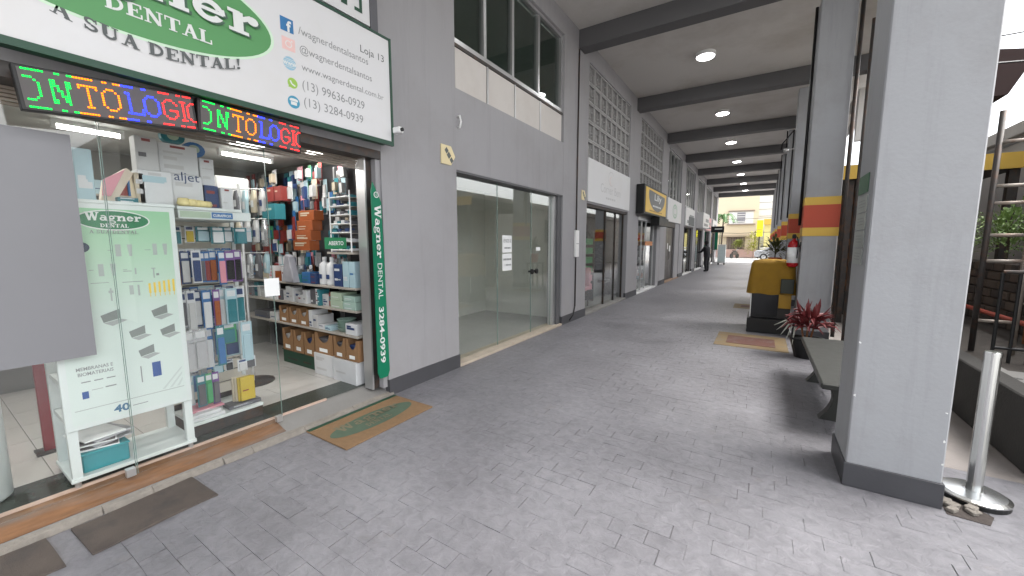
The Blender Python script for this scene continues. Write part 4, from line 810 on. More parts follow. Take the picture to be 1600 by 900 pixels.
for k, y in enumerate((5.79, 5.95)):
    t = thing('glass_door_pull', ['left round black knob on the empty shop glass door','right round black knob on the empty shop glass door'][k], 'door knob', (-3.33, y, 1.08), 'glass door knobs'); MB().tube([(-3.339,y,1.12),(-3.29,y,1.12)],.016,10).build('stem', M_black, t); MB().tube([(-3.29,y,1.12),(-3.285,y,1.12),(-3.255,y,1.12),(-3.25,y,1.12)],[.03,.045,.045,.03],16).build('knob', M_black, t)
for k, (z0, z1) in enumerate(((1.455,1.72),(1.175,1.44))):
    t = thing('paper_notice', ['upper white paper notice taped on the empty shop glass','lower white paper notice taped on the empty shop glass'][k], 'notice', (-3.335, 5.1, z0), 'paper notices on the empty shop glass')
    MB().box(-3.3385,-3.336,4.985,5.25,z0,z1).build('sheet', M_pap, t)
    if k == 0: text('VENDE-SE', M_ink, t, (-3.3345,5.0,z0+.155), FX, w=.235, h=.055); shape([rect(5.04+q*.045,5.078+q*.045,z0+.06,z0+.085) for q in range(4)], M_ink2, t, (-3.3345,0,0), FX)
    else: shape([rect(5.01+q*.045,5.048+q*.045,z0+.16,z0+.19) for q in range(5)]+[rect(5.03,5.038,z0+.075,z0+.1)]+[rect(5.07+q*.04,5.102+q*.04,z0+.075,z0+.1) for q in range(4)], M_ink2, t, (-3.3345,0,0), FX)
tag(MB().box(-3.3385,-3.336,6.05,6.2,1.47,1.53).build('white_pane_mark', M_pap), 'small white rectangle on the right glass pane of empty shop', 'sticker')  # plain white rectangle on the pane

# ------------------------------------------------------------------ salon with pale sign
def shop_glass(a, b, z1, joints, gm=M_glass, fmx=M_dkmetal, sill=M_conc):
    MB().box(-3.469, -3.2, a+.003, b-.003, 0, .05).build('threshold', sill, B, bev=.004)
    MB().box(-3.45, -3.25, a+.002, b-.002, z1, 2.4595).build('glass_header', fmx, B)
    ys = [a+.05]+joints+[b-.05]
    for k in range(len(ys)-1):
        p = MB().box(-3.35, -3.34, ys[k]+.012, ys[k+1]-.012, .06, z1).build('glass_pane', gm, B)
        MB().box(-3.37, -3.32, ys[k]-.012, ys[k]+.0115, .051, z1-.001).build('pane_stile', fmx, p)
    MB().box(-3.37, -3.32, b-.062, b-.04, .051, z1-.001).build('pane_stile', fmx, p)
a, b = BAYS[2]
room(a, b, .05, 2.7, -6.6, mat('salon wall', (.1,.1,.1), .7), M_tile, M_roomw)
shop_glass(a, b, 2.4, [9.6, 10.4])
s3 = thing('salon_sign', 'pale salon sign with faint line drawing under the breeze blocks', 'sign', (WX+.02, 9.6, 2.5)); MB().box(WX, WX+.03, a-.02, b+.03, 2.5, 3.41).build('face', M_vinylwhite, s3, bev=.003)
M_faint = mat('faint grey print', (.5,.5,.5), .6); M_faintp = mat('faint pink print', (.68,.52,.48), .6)
text('Corner Bem', M_faint, s3, (WX+.0315, 8.83, 2.78), FX, w=1.5, h=.2); shape([rect(9.2+k*.15,9.31+k*.15,2.645,2.69) for k in range(5)], M_faint, s3, (WX+.0315,0,0), FX)
shape(ring(9.56, 3.15, .22, .17, .014, 20, .6, 5.2), M_faint, s3, (WX+.0315,0,0), FX); shape(ring(9.56, 3.1, .1, .1, .012, 14, 1.5, 4.9)+[stroke((9.47,3.18),(9.43,3.1),.012), stroke((9.43,3.1),(9.5,3.05),.012)], M_faintp, s3, (WX+.0315,0,0), FX)
gs = thing('green_stock_rack', 'rack of green packets inside the salon window', 'rack', (-3.8, 8.5, .05))
for k in range(6):
    MB().box(-4.05,-3.75,9.35,10.0,.35+k*.24,.365+k*.24).build('shelf_board', M_dkmetal, gs)
    for j in range(5): MB().box(-4.0,-3.78,9.37+j*.125,9.48+j*.125,.3655+k*.24,.52+k*.24).build('packet', cm_('green' if k > 1 else 'pink'), gs, bev=.006)
for y in (9.35, 10.012): MB().box(-4.05,-3.75,y-.012,y-.001,.05,1.75).build('side_panel', M_dkmetal, gs)
ds = thing('salon_desk', 'dark desk with pale front inside the salon', 'desk', (-4.3, 10, .05)); MB().box(-4.6,-4.0,10.3,11.5,.74,.78).build('top', M_dkmetal, ds); MB().box(-4.05,-4.01,10.32,11.48,.05,.739).build('front_panel', mat('pale grey desk', (.32,.34,.34), .5), ds)
def chair(x, y, label, c):
    t = thing('salon_chair', label, 'chair', (x, y, .05), 'chairs inside the salon'); MB().box(x-.23,x+.23,y-.22,y+.22,.45,.53).build('seat', cm_(c,.6), t, bev=.02); MB().box(x-.23,x+.23,y+.2,y+.26,.55,1.0).build('backrest', cm_(c,.6), t, bev=.02)
    for dx in (-.19,.19):
        for dy in (-.18,.18): MB().tube([(x+dx,y+dy,.05),(x+dx,y+dy,.45)],.014,8).build('leg', M_dkmetal, t)
chair(-3.75, 8.95, 'pink cushioned chair behind the salon window', 'pink'); chair(-4.0, 11.25, 'dark cushioned chair at the salon desk', 'dark grey')
def leafy(name, label, c, r, h, n, m, cat='plant', potm=None, pot=(.14,.26), ll=.22, group=None, sub='foliage', up=.5):
    t = thing(name, label, cat, c, group); rl = random.Random(label); mm = MB()
    if potm: MB().lathe([(pot[0]*.7,0),(pot[0],pot[1]),(pot[0]*1.06,pot[1]),(pot[0]*1.06,pot[1]+.02),(pot[0]*.9,pot[1]+.02)], c, 20).build('pot', potm, t, smooth=False)
    z0 = c[2]+(pot[1] if potm else 0); MB().tube([(c[0],c[1],z0),(c[0],c[1],z0+h*.6)], .014, 7).build('stem', mat('dark bark', (.06,.045,.03), .8), t)
    for k in range(n):
        az = rl.uniform(0, 6.28); el = rl.uniform(-.2, 1.3); d = Vector((math.cos(az)*math.cos(el), math.sin(az)*math.cos(el), math.sin(el))); q = Vector((c[0], c[1], z0+h*rl.uniform(.15, .7))) + Vector((d.x*r, d.y*r, d.z*h*.5))*rl.uniform(.2, .75)
        l = ll*rl.uniform(.6, 1.2); sd_ = d.cross(Vector((0,0,1))).normalized()*l*.16 if abs(d.z) < .98 else Vector((l*.16,0,0)); e1 = q+d*l*.5+Vector((0,0,.02)); e2 = q+d*l-Vector((0,0,l*.25*(1-up)))
        mm.add([q, e1+sd_, e1-sd_, e2, e1-Vector((0,0,l*.05))], [(0,1,4),(0,4,2),(1,3,4),(4,3,2)])
    mm.build(sub, m, t); return t
leafy('potted_plant', 'dark leafy plant standing inside the salon', (-4.15, 10.8, .785), .4, .9, 260, mat('dark green leaf', (.03,.05,.025), .6), potm=M_black, pot=(.12,.18))  # leaves share one even dark green

# ------------------------------------------------------------------ lit box sign shop
a, b = BAYS[3]
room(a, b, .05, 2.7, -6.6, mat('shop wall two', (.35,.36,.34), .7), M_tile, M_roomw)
shop_glass(a, b-.5, 2.32, [13.2, 13.75], fmx=M_alu, sill=M_vinylwhite); MB().box(WX-TH, WX-.004, b-.5, b, .0, 2.4595).build('side_pier', M_wall, B)
s4 = thing('box_sign', 'projecting black box sign with yellow and grey oval face', 'sign', (WX+.14, 13.5, 2.35))
MB().box(WX, WX+.24, 11.95, 15.1, 2.48, 3.34).build('box', M_black, s4, bev=.01); MB().box(WX+.2405, WX+.25, 12.1, 15.0, 2.54, 3.28).build('face', mat('amber sign face', (.72,.46,.06), .4, var=.1, vs=1), s4)
shape([ell(13.6, 3.12, 1.15, .5, 30, math.pi*.93, math.pi*2.07)], mat('grey oval print', (.12,.12,.12), .4), s4, (WX+.2512,0,0), FX, 'oval'); text('Lily', M_prt, s4, (WX+.2525, 13.2, 2.9), FX, w=1.0, h=.26, bold=.02); shape([rect(13.0+k*.2,13.16+k*.2,2.75,2.8) for k in range(6)], M_prt, s4, (WX+.2525,0,0), FX)
shape([rect(12.6+k*.2,12.75+k*.2,2.59,2.63) for k in range(9)], mat('brown print', (.3,.17,.03), .5), s4, (WX+.2512,0,0), FX)
MB().box(WX+.02, WX+.3, 13.8, 15.3, 2.2, 2.46).build('lower_casing', M_black, s4)
for k, (y, z, c) in enumerate(((12.75,.06,'silver'),(13.1,.06,'mint'),(13.5,.06,'white'),(13.9,.06,'teal'),(14.35,.06,'dark grey'),(14.8,.06,'orange'))):
    t = thing('display_shelf_unit', f'{c} glass display column, {ORD[k]} from left behind glass under the box sign', 'display', (-3.75, y, .05), 'display columns in the box sign shop')
    MB().box(-3.9,-3.6,y-.12,y+.12,.05,.12).build('foot', M_alu, t); MB().box(-3.9,-3.88,y-.12,y+.12,.121,1.9).build('back_panel', cm_('light grey'), t)
    for j in range(5):
        MB().box(-3.879,-3.62,y-.12,y+.12,.3+j*.34,.31+j*.34).build('shelf', M_alu, t); MB().box(-3.8,-3.66,y-.09,y+.08,.3105+j*.34,.42+j*.34+.08*((j+k) % 2)).build('goods', cm_([c,'white','dark grey','red','teal'][(j+k) % 5]), t, bev=.01)
tag(MB().box(WX-.03,WX-.01,13.3,14.3,1.52,1.66).build('orange_strip', mat('orange vinyl', (.55,.22,.08), .5)), 'orange strip sign across the glass under the box sign', 'sign')

# ------------------------------------------------------------------ emblem shop with dark doors
a, b = BAYS[4]
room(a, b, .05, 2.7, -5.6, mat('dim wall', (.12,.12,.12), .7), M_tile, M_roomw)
s5 = thing('emblem_sign', 'pale sign with round green emblem after the box sign', 'sign', (WX+.02, 18, 2.5)); MB().box(WX, WX+.03, a-.05, b+.05, 2.48, 3.4).build('face', M_vinylwhite, s5); shape(ring(18.0, 2.94, .52, .3, .08, 24)+ring(18.0, 2.94, .32, .18, .05, 20), mat('faint green print', (.35,.48,.38), .5), s5, (WX+.0315,0,0), FX, 'emblem')
dd = thing('dark_door', 'dark brown door with white stickers beyond the box sign', 'door', (-3.3, 17.6, .05)); M_dbr = mat('dark brown door', (.035,.028,.025), .35, var=.2)
for (y0, y1) in ((16.6, 17.55), (17.56, 18.5)): MB().box(-3.36,-3.31,y0,y1,.06,2.25).build('leaf', M_dbr, dd, bev=.005)
MB().tube([(-3.29,17.5,.9),(-3.27,17.5,.92),(-3.27,17.5,1.25),(-3.29,17.5,1.27)],.014,8).build('handle', M_steel, dd); MB().box(-3.309,-3.306,17.7,17.95,1.25,1.5).build('sticker', M_pap, dd); MB().box(-3.309,-3.306,17.3,17.45,1.35,1.6).build('sticker', M_pap, dd)
MB().box(-3.469,-3.2,a+.003,b-.003,0,.05).build('threshold', mat('brown tile sill', (.3,.2,.14), .6), B); MB().box(WX-.2,WX-.02,18.5,b,.05,2.4595).build('side_pier', M_wall, B); MB().box(-3.4,-3.25,a+.002,18.49,2.26,2.4595).build('door_header', M_dkmetal, B)
# farther shops
specs = [(5,'white sign with photo collage on the sixth shop','white'), (6,'projecting white box sign on the seventh shop','white'), (7,'faded pink sign near the end of the arcade','pink'), (8,'plain pale sign on the last shop','white')]
for i, label, c in specs:
    a, b = BAYS[i]; pr = .35 if i == 6 else .05
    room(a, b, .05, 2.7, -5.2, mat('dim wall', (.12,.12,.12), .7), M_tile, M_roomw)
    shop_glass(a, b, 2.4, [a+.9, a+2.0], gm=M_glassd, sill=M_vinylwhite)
    t = thing('storefront_sign', label, 'sign', (WX, (a+b)/2, 2.5)); MB().box(WX, WX+pr, a, b, 2.48, 3.35).build('face', cm_(c) if c != 'white' else M_vinylwhite, t); shape([rect(a+.5,b-.6,2.6,2.75), rect(a+1.2,b-.3,2.85,3.05)], M_ink2, t, (WX+pr+.001,0,0), FX)
    if i == 5: MB().box(WX+.051, WX+.055, a+1.0, b-.1, 2.5, 2.95).build('photo', M_ink, t)
ps = thing('projecting_sign', 'black projecting blade sign with a white line far down', 'sign', (-2.6, 27, 2.2)); MB().box(-2.66, -1.95, 27, 27.12, 2.25, 2.62).build('board', M_black, ps, bev=.01); MB().tube([(WX,27.06,2.5),(-2.66,27.06,2.5)],.015,8).build('arm', M_dkmetal, ps); shape([rect(.15,.55,.17,.25)], M_prt, ps, (-2.6,26.998,2.25), FY)

# ------------------------------------------------------------------ ceiling lamps of the arcade
M_lampE = emit('ceiling lamp light', (1,1,1), 6)
proto = None
for k, y in enumerate((5.5, 9.85, 14.3, 18.5, 22.9, 27.2, 31.4, 35.4)):
    lb = f'round bright ceiling lamp, {ORD[k-1] if k else "overhead"} along the walkway from the front'
    t = thing('ceiling_lamp', lb, 'lamp', (-1.27, y, 5.62), 'round ceiling lamps of the walkway')
    MB().lathe([(.19,.0),(.2,.02),(.2,.079)], (-1.27,y,5.62), 28).build('rim', M_white, t); MB().lathe([(.165,-.012),(.175,-.002)], (-1.27,y,5.62), 28).build('diffuser', M_lampE, t)
    d = bpy.data.lights.new('lamp_light','AREA'); d.shape = 'DISK'; d.size = .3; d.energy = 5; o_ = bpy.data.objects.new('lamp_light', d); sc.collection.objects.link(o_); o_.parent = t; o_.location = (0,0,-.03)
# ------------------------------------------------------------------ on and around the pillars
FN = (Vector((0,-1,0)), Vector((0,0,1)), Vector((-1,0,0)))     # faces the shops (-X)
nb = thing('notice_strip', 'stack of grey notice plates on the nearest pillar side', 'notice', (.555, 3.5, 1.44))
for k in range(4): MB().box(.553, .559, 3.36, 3.64, 1.46+k*.115, 1.565+k*.115).build('plate', mat('grey laminated notice', (.3,.32,.3), .45, var=.1, vs=10), nb); shape([rect(-.23+0*k,-.05,.03+j*.02,.036+j*.02) for j in range(3)], M_ink2, nb, (.5525, 3.36, 1.46+k*.115), FN)
tag(MB().box(.553,.5585,3.38,3.66,1.93,2.05).build('green_sticker', mat('worn green sticker', (.08,.16,.1), .6, var=.4, vs=14)), 'worn green sticker above the notice plates on nearest pillar', 'sticker')
# paint chips on the nearest pillar
M_chip = mat('bare plaster', (.75,.75,.73), .9)
chips = [(.571,3.2505,.97),(.573,3.2505,.62),(.995,3.2505,.42),(.99,3.2505,.6),(.998,3.2505,.28)]
pil1 = [c for c in B.children if c.name.startswith('pillar')][0]
cp_ = []
for (x, y, z) in chips: cp_.append([(x+random.uniform(.002,.009)*math.cos(t_*.9), z+random.uniform(.002,.013)*math.sin(t_*.9)) for t_ in range(7)])
shape(cp_, M_chip, pil1, (0,3.2488,0), FY, 'paint_chips')['kind'] = 'stuff'

# bench
bn = thing('concrete_bench', 'dark grey concrete bench with waisted legs behind the nearest pillar', 'bench', (.72, 4.95, 0))
M_bench = mat('polished grey concrete', (.045,.047,.043), .45, var=.2, vs=14, bump=.05)
MB().box(.49, .93, 4.0, 5.92, .4, .455).build('seat', M_bench, bn, bev=.012)
for y in (4.4, 5.55):
    pts = [(.54,y,.0),(.9,y,.0)] + [(.9-.09*math.sin(math.pi*k/8),y,.4*k/8) for k in range(1,8)] + [(.9,y,.399),(.54,y,.399)] + [(.54+.09*math.sin(math.pi*k/8),y,.4*k/8) for k in range(7,0,-1)]
    MB().prism(pts, (0,.1,0)).build('leg', M_bench, bn)

# draped counter on a platform
ct = thing('draped_counter', 'mustard cloth draped counter with black panel by banded pillar', 'counter', (.2, 8.6, 0))
MB().box(-.14, .5, 8.2, 8.95, 0, .26).build('platform', M_black, ct, bev=.01)
MB().box(-.1, .5, 8.3, 8.9, .261, 1.2).build('cabinet', mat('dark cabinet', (.025,.022,.02), .5), ct, bev=.006)
MB().box(-.09, .31, 8.285, 8.2995, .28, .7).build('screen_panel', mat('black gloss panel', (.008,.008,.009), .15), ct); MB().box(-.105,-.0905,8.284,8.2995,.27,.71).build('panel_edge', M_white, ct)
MB().box(.32, .5, 8.26, 8.2995, .46, .7).build('mustard_side_panel', mat('mustard laminate', (.36,.2,.015), .5), ct); MB().box(.33,.52,8.2,8.2995,.73,.98).build('side_box', mat('dark olive box', (.03,.035,.025), .5), ct, bev=.006)
cl = MB(); nx, nz = 22, 9; rc = random.Random(8)
ring_pts = []
def cloth_ring(z, spread, wob):
    out = []
    per = [(-.12,8.27),(.52,8.27),(.52,8.93),(-.12,8.93)]
    for e in range(4):
        p, q = Vector(per[e]+(0,)), Vector(per[(e+1) % 4]+(0,)); nrm = (q-p).normalized(); nrm = Vector((nrm.y,-nrm.x,0))
        for k in range(12):
            t_ = k/12; s_ = math.sin((e*12+k)*1.35)*wob + math.sin((e*12+k)*.55+1)*wob*.8
            out.append(p.lerp(q,t_)+nrm*(spread+s_)+Vector((0,0,z+math.sin((e*12+k)*.8)*wob*.6)))
    return out
rings = [cloth_ring(.7,.035,.018), cloth_ring(.9,.025,.012), cloth_ring(1.1,.012,.006), cloth_ring(1.24,.0,.003), [Vector((.2,8.6,0)).lerp(Vector((p.x,p.y,0)),.9)+Vector((0,0,1.275+.01*math.sin(i))) for i, p in enumerate(cloth_ring(0,0,0))], [Vector((.2,8.6,0)).lerp(Vector((p.x,p.y,0)),.45)+Vector((0,0,1.3+.012*math.sin(i*1.7))) for i, p in enumerate(cloth_ring(0,0,0))]]
for rg_ in rings: cl.v += [tuple(p) for p in rg_]
for i in range(5):
    for k in range(48): cl.f.append((i*48+k, i*48+(k+1) % 48, (i+1)*48+(k+1) % 48, (i+1)*48+k))
cl.f.append(tuple(5*48+k for k in range(48))); cl.build('cloth', M_must, ct, smooth=True)
# extinguisher on the banded pillar
ex = thing('fire_extinguisher', 'red fire extinguisher with white label hung on banded pillar', 'extinguisher', (.47, 8.2, 1.2)); ec = (.465, 8.16, 1.2)
M_exr = mat('extinguisher red', (.4,.012,.015), .25, var=.05)
MB().lathe([(.06,0),(.08,.02),(.083,.05),(.083,.36),(.07,.41),(.035,.45),(.025,.46),(.025,.48)], ec, 24).build('cylinder', M_exr, ex, smooth=True)
MB().lathe([(.0838,.07),(.0842,.07),(.0842,.33),(.0838,.33)], ec, 24).build('label', M_pap, ex, smooth=True); MB().lathe([(.028,.48),(.03,.53),(.02,.55)], ec, 14).build('valve', M_black, ex); MB().box(.45,.48,8.02,8.16,1.73,1.745).build('lever', M_black, ex); MB().tube([(.47,8.14,1.71),(.5,8.06,1.7),(.52,8.05,1.6),(.515,8.06,1.35)],.009,8).build('hose', M_black, ex); MB().box(.5495,.559,8.12,8.2,1.45,1.62).build('wall_bracket', M_black, ex)
# potted red plant
rp_ = thing('red_cordyline', 'crimson leaved plant in a black pot beyond the bench', 'plant', (.62, 6.75, 0)); pc = (.62, 6.75, 0)
MB().lathe([(.13,0),(.2,.26),(.21,.26),(.21,.285),(.18,.285),(.17,.25)], pc, 20).build('pot', M_black, rp_); MB().lathe([(.001,.0),(.165,.0),(.165,.005)], (.62,6.75,.24), 18).build('soil', M_rust, rp_)
rl = random.Random(9); stems = [(.0,.0,.42),(.08,.05,.34),(-.07,.03,.3)]; lv = MB()
for (dx, dy, h) in stems: MB().tube([(.62+dx*.5,6.75+dy*.5,.24),(.62+dx,6.75+dy,.24+h*.7)],.012,7).build('stem', M_rust, rp_)
for (dx, dy, h) in stems:
    for k in range(24):
        az = rl.uniform(0,6.28); el = rl.uniform(.1,1.35); l = rl.uniform(.22,.4); d = Vector((math.cos(az)*math.cos(el), math.sin(az)*math.cos(el), math.sin(el))); q = Vector((.62+dx,6.75+dy,.24+h*rl.uniform(.45,.8))); sd_ = Vector((-math.sin(az),math.cos(az),0))*.028
        p1 = q+d*l*.4; p2 = q+d*l*.75+Vector((0,0,-.03)); p3 = q+d*l+Vector((0,0,-.09*(1.4-el))); f_ = Vector((0,0,.012))
        lv.add([q, p1+sd_+f_, p1-sd_+f_, p1-f_*.5, p2+sd_*.8+f_, p2-sd_*.8+f_, p2-f_*.5, p3], [(0,1,3),(0,3,2),(1,4,6,3),(3,6,5,2),(4,7,6),(6,7,5)])
lv.build('leaves', M_redleaf, rp_)
wl_ = MB()
for k in range(5):
    a_ = 3.4+k*.28; wl_.tube([(.5,6.8,.4),(.5+math.cos(a_)*.14,6.8+math.sin(a_)*.12,.5-.02*k),(.5+math.cos(a_)*.28,6.8+math.sin(a_)*.2,.42-.06*k)],[.006,.014,.002],6)
wl_.build('pale_drooping_leaves', mat('pale silver leaf', (.42,.42,.36), .5), rp_)
# stanchion
bo = thing('steel_stanchion', 'stainless steel stanchion on a round base beside nearest pillar', 'bollard', (1.225, 3.5, 0)); bc = (1.225, 3.5, .0)
MB().lathe([(.155,.028),(.16,.03),(.16,.04),(.14,.05),(.05,.058),(.04,.06)], bc, 36).build('base', M_steel, bo, smooth=False); MB().lathe([(.15,.0),(.156,.0),(.156,.029)], bc, 30).build('rubber_foot', M_black, bo); MB().lathe([(.036,.06),(.036,.92),(.038,.92),(.038,.945),(.034,.95)], bc, 24).build('tube', M_steel, bo, smooth=False)
# broken paving hole with rubble by the pillar foot
hb = thing('broken_paving_patch', 'broken paving patch with rubble beside the nearest pillar foot', 'rubble', (1.12, 3.28, 0))
MB().prism([(1.03,3.2,.001),(1.2,3.19,.001),(1.25,3.3,.001),(1.16,3.4,.001),(1.04,3.38,.001)], (0,0,.003)).build('bare_earth', mat('dark earth', (.06,.05,.045), .95, var=.4, vs=30, bump=.6), hb)
rr_ = random.Random(6)
for k in range(9):
    x, y, s = 1.05+rr_.uniform(0,.14), 3.22+rr_.uniform(0,.14), rr_.uniform(.02,.05); MB().rbox((x,y,.004+s*.3), (s*1.4,s,s*.6), Matrix.Rotation(rr_.uniform(0,3),3,'Z')).build('rubble_piece', M_kerb, hb, bev=.004)

# ------------------------------------------------------------------ open side: raised bed, scaffold, canopy, buildings
rbw = thing('raised_bed_wall', 'low dark rendered bed wall along the right yard', 'wall', (1.75, 6.5, 0)); M_dk = mat('dark mouldy render', (.05,.048,.045), .9, var=.35, vs=3, bump=.4)
MB().box(1.64, 1.8, 3.95, 11.5, 0, .52).build('wall_face', M_dk, rbw, bev=.01); MB().box(1.8005, 2.9, 3.95, 11.5, 0, .46).build('bed_top', mat('dark bed soil', (.055,.048,.042), .95, var=.4, vs=8, bump=.6), rbw); MB().box(1.801, 2.2, 3.96, 5.2, .4602, .475).build('pale_coping', M_conc, rbw)
for k, y in enumerate((4.9, 6.6, 8.4)): MB().box(1.815, 1.9, y, y+.4, .4605, .49).build('loose_slab', M_conc, rbw, bev=.006)
sw = thing('stone_garden_wall', 'brown rough stone wall behind the scaffold on the right', 'wall', (3.3, 8, .46)); rsn = random.Random(12)
M_stn = [mat('brown stone %d' % k, c, .9, var=.25, vs=12, bump=.5) for k, c in enumerate(((.07,.055,.045),(.05,.042,.038),(.085,.068,.055)))]
for r_ in range(7):
    y = 4.2+rsn.uniform(0,.2)
    while y < 11.4:
        l = rsn.uniform(.14,.38); MB().box(2.81+rsn.uniform(-.012,.012), 3.05, y, y+l-.015, .461+r_*.125+rsn.uniform(-.004,.004), .461+r_*.125+.115).build('stone', rsn.choice(M_stn), sw, bev=.012); y += l
MB().box(2.9, 3.06, 4.2, 11.4, .0, 1.33).build('mortar_core', M_dk, sw)
leafy('leafy_shrub', 'bright green leafy shrub behind the stone wall on right', (3.0, 8.6, 1.34), .65, .8, 900, mat('bright leaf', (.2,.3,.1), .5, var=.4, vs=9), ll=.11)
# red rail
rr2 = thing('red_rail', 'low red painted pipe rail along the raised bed', 'rail', (2.5, 7, .46)); MB().tube([(2.6,4.6,.68),(2.6,11,.68)],.03,10).build('pipe', mat('red rail paint', (.3,.06,.04), .5, var=.2), rr2, smooth=True)
for y in (4.8, 6.8, 8.8, 10.8): MB().tube([(2.6,y,.46),(2.6,y,.68)],.02,8).build('post', M_rust, rr2)
def scaffold(x0, x1, y, z0, z1, rungs, label, diag=None):
    t = thing('scaffold_frame', label, 'scaffold', ((x0+x1)/2, y, z0), 'rusty scaffold frames in the side yard'); mm = mat('scaffold steel', (.36,.32,.28), .5, .4, var=.3, vs=9, dirt=(.2,.09,.04), dirt_amt=.9, dirt_s=5)
    for x in (x0, x1): MB().tube([(x,y,z0),(x,y,z1)],.024,10).build('post', M_dkmetal if x == x0 else mm, t, smooth=True)
    for z in rungs: MB().tube([(x0,y,z),(x1,y,z)],.017,8).build('rung', mm, t, smooth=True)
    if diag: MB().tube(diag,.017,8).build('brace', mm, t, smooth=True)
scaffold(1.1, 1.62, 7.35, 0, 4.6, (.62,1.15,1.45,2.1,2.7,3.3,3.9), 'tall scaffold frame standing beside the banded pillar', [(1.1,7.35,.25),(1.62,7.35,.75)])
scaffold(1.94, 2.22, 6.0, .47, 2.9, (.8,1.42,1.68,2.0,2.17,2.6), 'scaffold frame standing on the raised bed')
scaffold(2.6, 3.1, 7.0, .47, 3.0, (.9,1.5,2.1,2.6), 'farther scaffold frame on the raised bed by stone wall')
tag(MB().tube([(1.16,7.55,0),(1.18,7.5,2.2)],.045,12).build('pale_pole', mat('pale plastic pipe', (.6,.57,.5), .5, var=.2), smooth=True), 'pale plastic pipe leaning beside the banded pillar', 'pipe')
jb = thing('small_meter_box', 'small pale meter box on the ground behind scaffold foot', 'box', (1.3, 7.2, 0)); MB().box(1.2,1.38,7.15,7.3,0,.2).build('case', M_lam, jb, bev=.01); MB().box(1.27,1.31,7.146,7.1495,.06,.13).build('slot', M_black, jb)
bg_ = thing('black_bar_gate', 'small black barred gate panel behind the stanchion', 'gate', (2.2, 5.6, .46))
for k in range(5): MB().tube([(1.95+k*.11,5.6,.461),(1.95+k*.11,5.6,1.32)],.014,8).build('bar', M_black, bg_)
MB().tube([(1.95,5.6,1.33),(2.39,5.6,1.33)],.018,8).build('top_rail', M_dkmetal, bg_); MB().tube([(1.95,5.6,.6),(2.39,5.6,.6)],.014,8).build('bottom_rail', M_black, bg_)
# canopy with yellow fascia
cn = thing('yellow_canopy', 'flat canopy with yellow fascia in the right yard', 'canopy', (2.4, 12, 0))
MB().box(1.2, 3.55, 10.0, 10.06, 2.83, 3.09).build('fascia', M_yel, cn); MB().box(1.2, 3.55, 10.061, 14, 2.83, 3.05).build('roof', mat('dark canopy soffit', (.04,.035,.03), .7), cn)
for (x, y) in ((1.4,10.2),(3.5,10.2),(3.5,13.8),(1.4,13.8)): MB().box(x-.06,x+.06,y-.06,y+.06,.001,2.829).build('post', M_dkmetal, cn)
bk = thing('brown_brick_wall', 'brown brick wall standing under the yellow canopy', 'wall', (2, 11.7, 0)); M_brk = [mat('brown brick %d' % k, c, .9, var=.2, vs=20, bump=.3) for k, c in enumerate(((.13,.07,.04),(.11,.06,.035),(.15,.085,.05)))]
MB().box(1.5, 3.2, 11.72, 11.82, 0, 2.8).build('mortar_core', M_dk, bk)
me_b = {}
for r_ in range(18):
    for c in range(4):
        x0 = 1.5+c*.4+(.2 if r_ % 2 else 0); MB().box(x0, x0+.39, 11.68, 11.719, r_*.155, r_*.155+.147).build('brick', M_brk[(r_*5+c*3) % 3], bk)
# neighbouring building and brown roof piece
nbd = thing('neighbour_building', 'pale grey neighbouring building beyond the side yard', 'building', (7, 16, 0)); M_nb = mat('pale neighbour wall', (.52,.5,.47), .8, var=.06, vs=.7, dirt=(.35,.33,.3), dirt_amt=.5, dirt_s=.5)
MB().box(3.8, 8, 2.5, 34, 0, 3.5).build('wall', M_nb, nbd); MB().box(3.7, 8.1, 2.4, 34.1, 3.5, 3.72).build('cornice', M_nb, nbd, bev=.01); MB().box(3.785,3.799,2.5,34,3.4,3.44).build('grey_joint', M_ink2, nbd)  # thin mid-grey line on the wall below the cornice
for k, y in enumerate((4.2, 20, 25)):
    wn = MB().box(3.76, 3.799, y, y+1.4, 1.7, 2.9).build('window', M_ink, nbd); MB().box(3.74,3.759,y-.06,y+1.46,1.62,1.699).build('sill', M_conc, wn)
aw = thing('brown_awning', 'brown timber awning soffit high beside the nearest pillar', 'awning', (2, 6, 3)); M_aw = mat('brown timber soffit', (.035,.014,.011), .6, var=.2, vs=5, stretch=(1,6,6))
MB().prism([(1.6,6.2,3.62),(2.2,6.2,3.5),(2.02,6.2,3.1),(1.6,6.2,3.1)], (0,.9,0)).build('soffit_box', M_aw, aw); MB().tube([(1.62,6.9,0),(1.62,6.9,3.1)],.04,10).build('post', M_dkmetal, aw)
for k, (z0, z1, y) in enumerate(((3.0,2.95,4.6),(3.62,3.9,6.0))):
    tag(MB().tube([(1.0,y,z0),(2.5,y+.3,(z0+z1)/2-.05),(3.85,y+.8,z1+.3)],.008,5).build('overhead_wire', M_black), ['lower overhead wire crossing the yard behind the nearest pillar','upper overhead wire crossing the yard behind the nearest pillar'][k], 'wire', 'overhead wires')
# hanging flood lamp on the third pillar
fl = thing('flood_lamp', 'small round flood lamp bracketed on the third pillar', 'lamp', (.4, 11.95, 3.9)); MB().tube([(.56,12.3,3.95),(.42,12.3,3.93)],.02,8).build('arm', M_alu, fl); MB().lathe([(.03,0),(.07,.03),(.07,.1),(.03,.12)], (.4,12.3,3.86), 14).build('head', M_alu, fl, smooth=True)

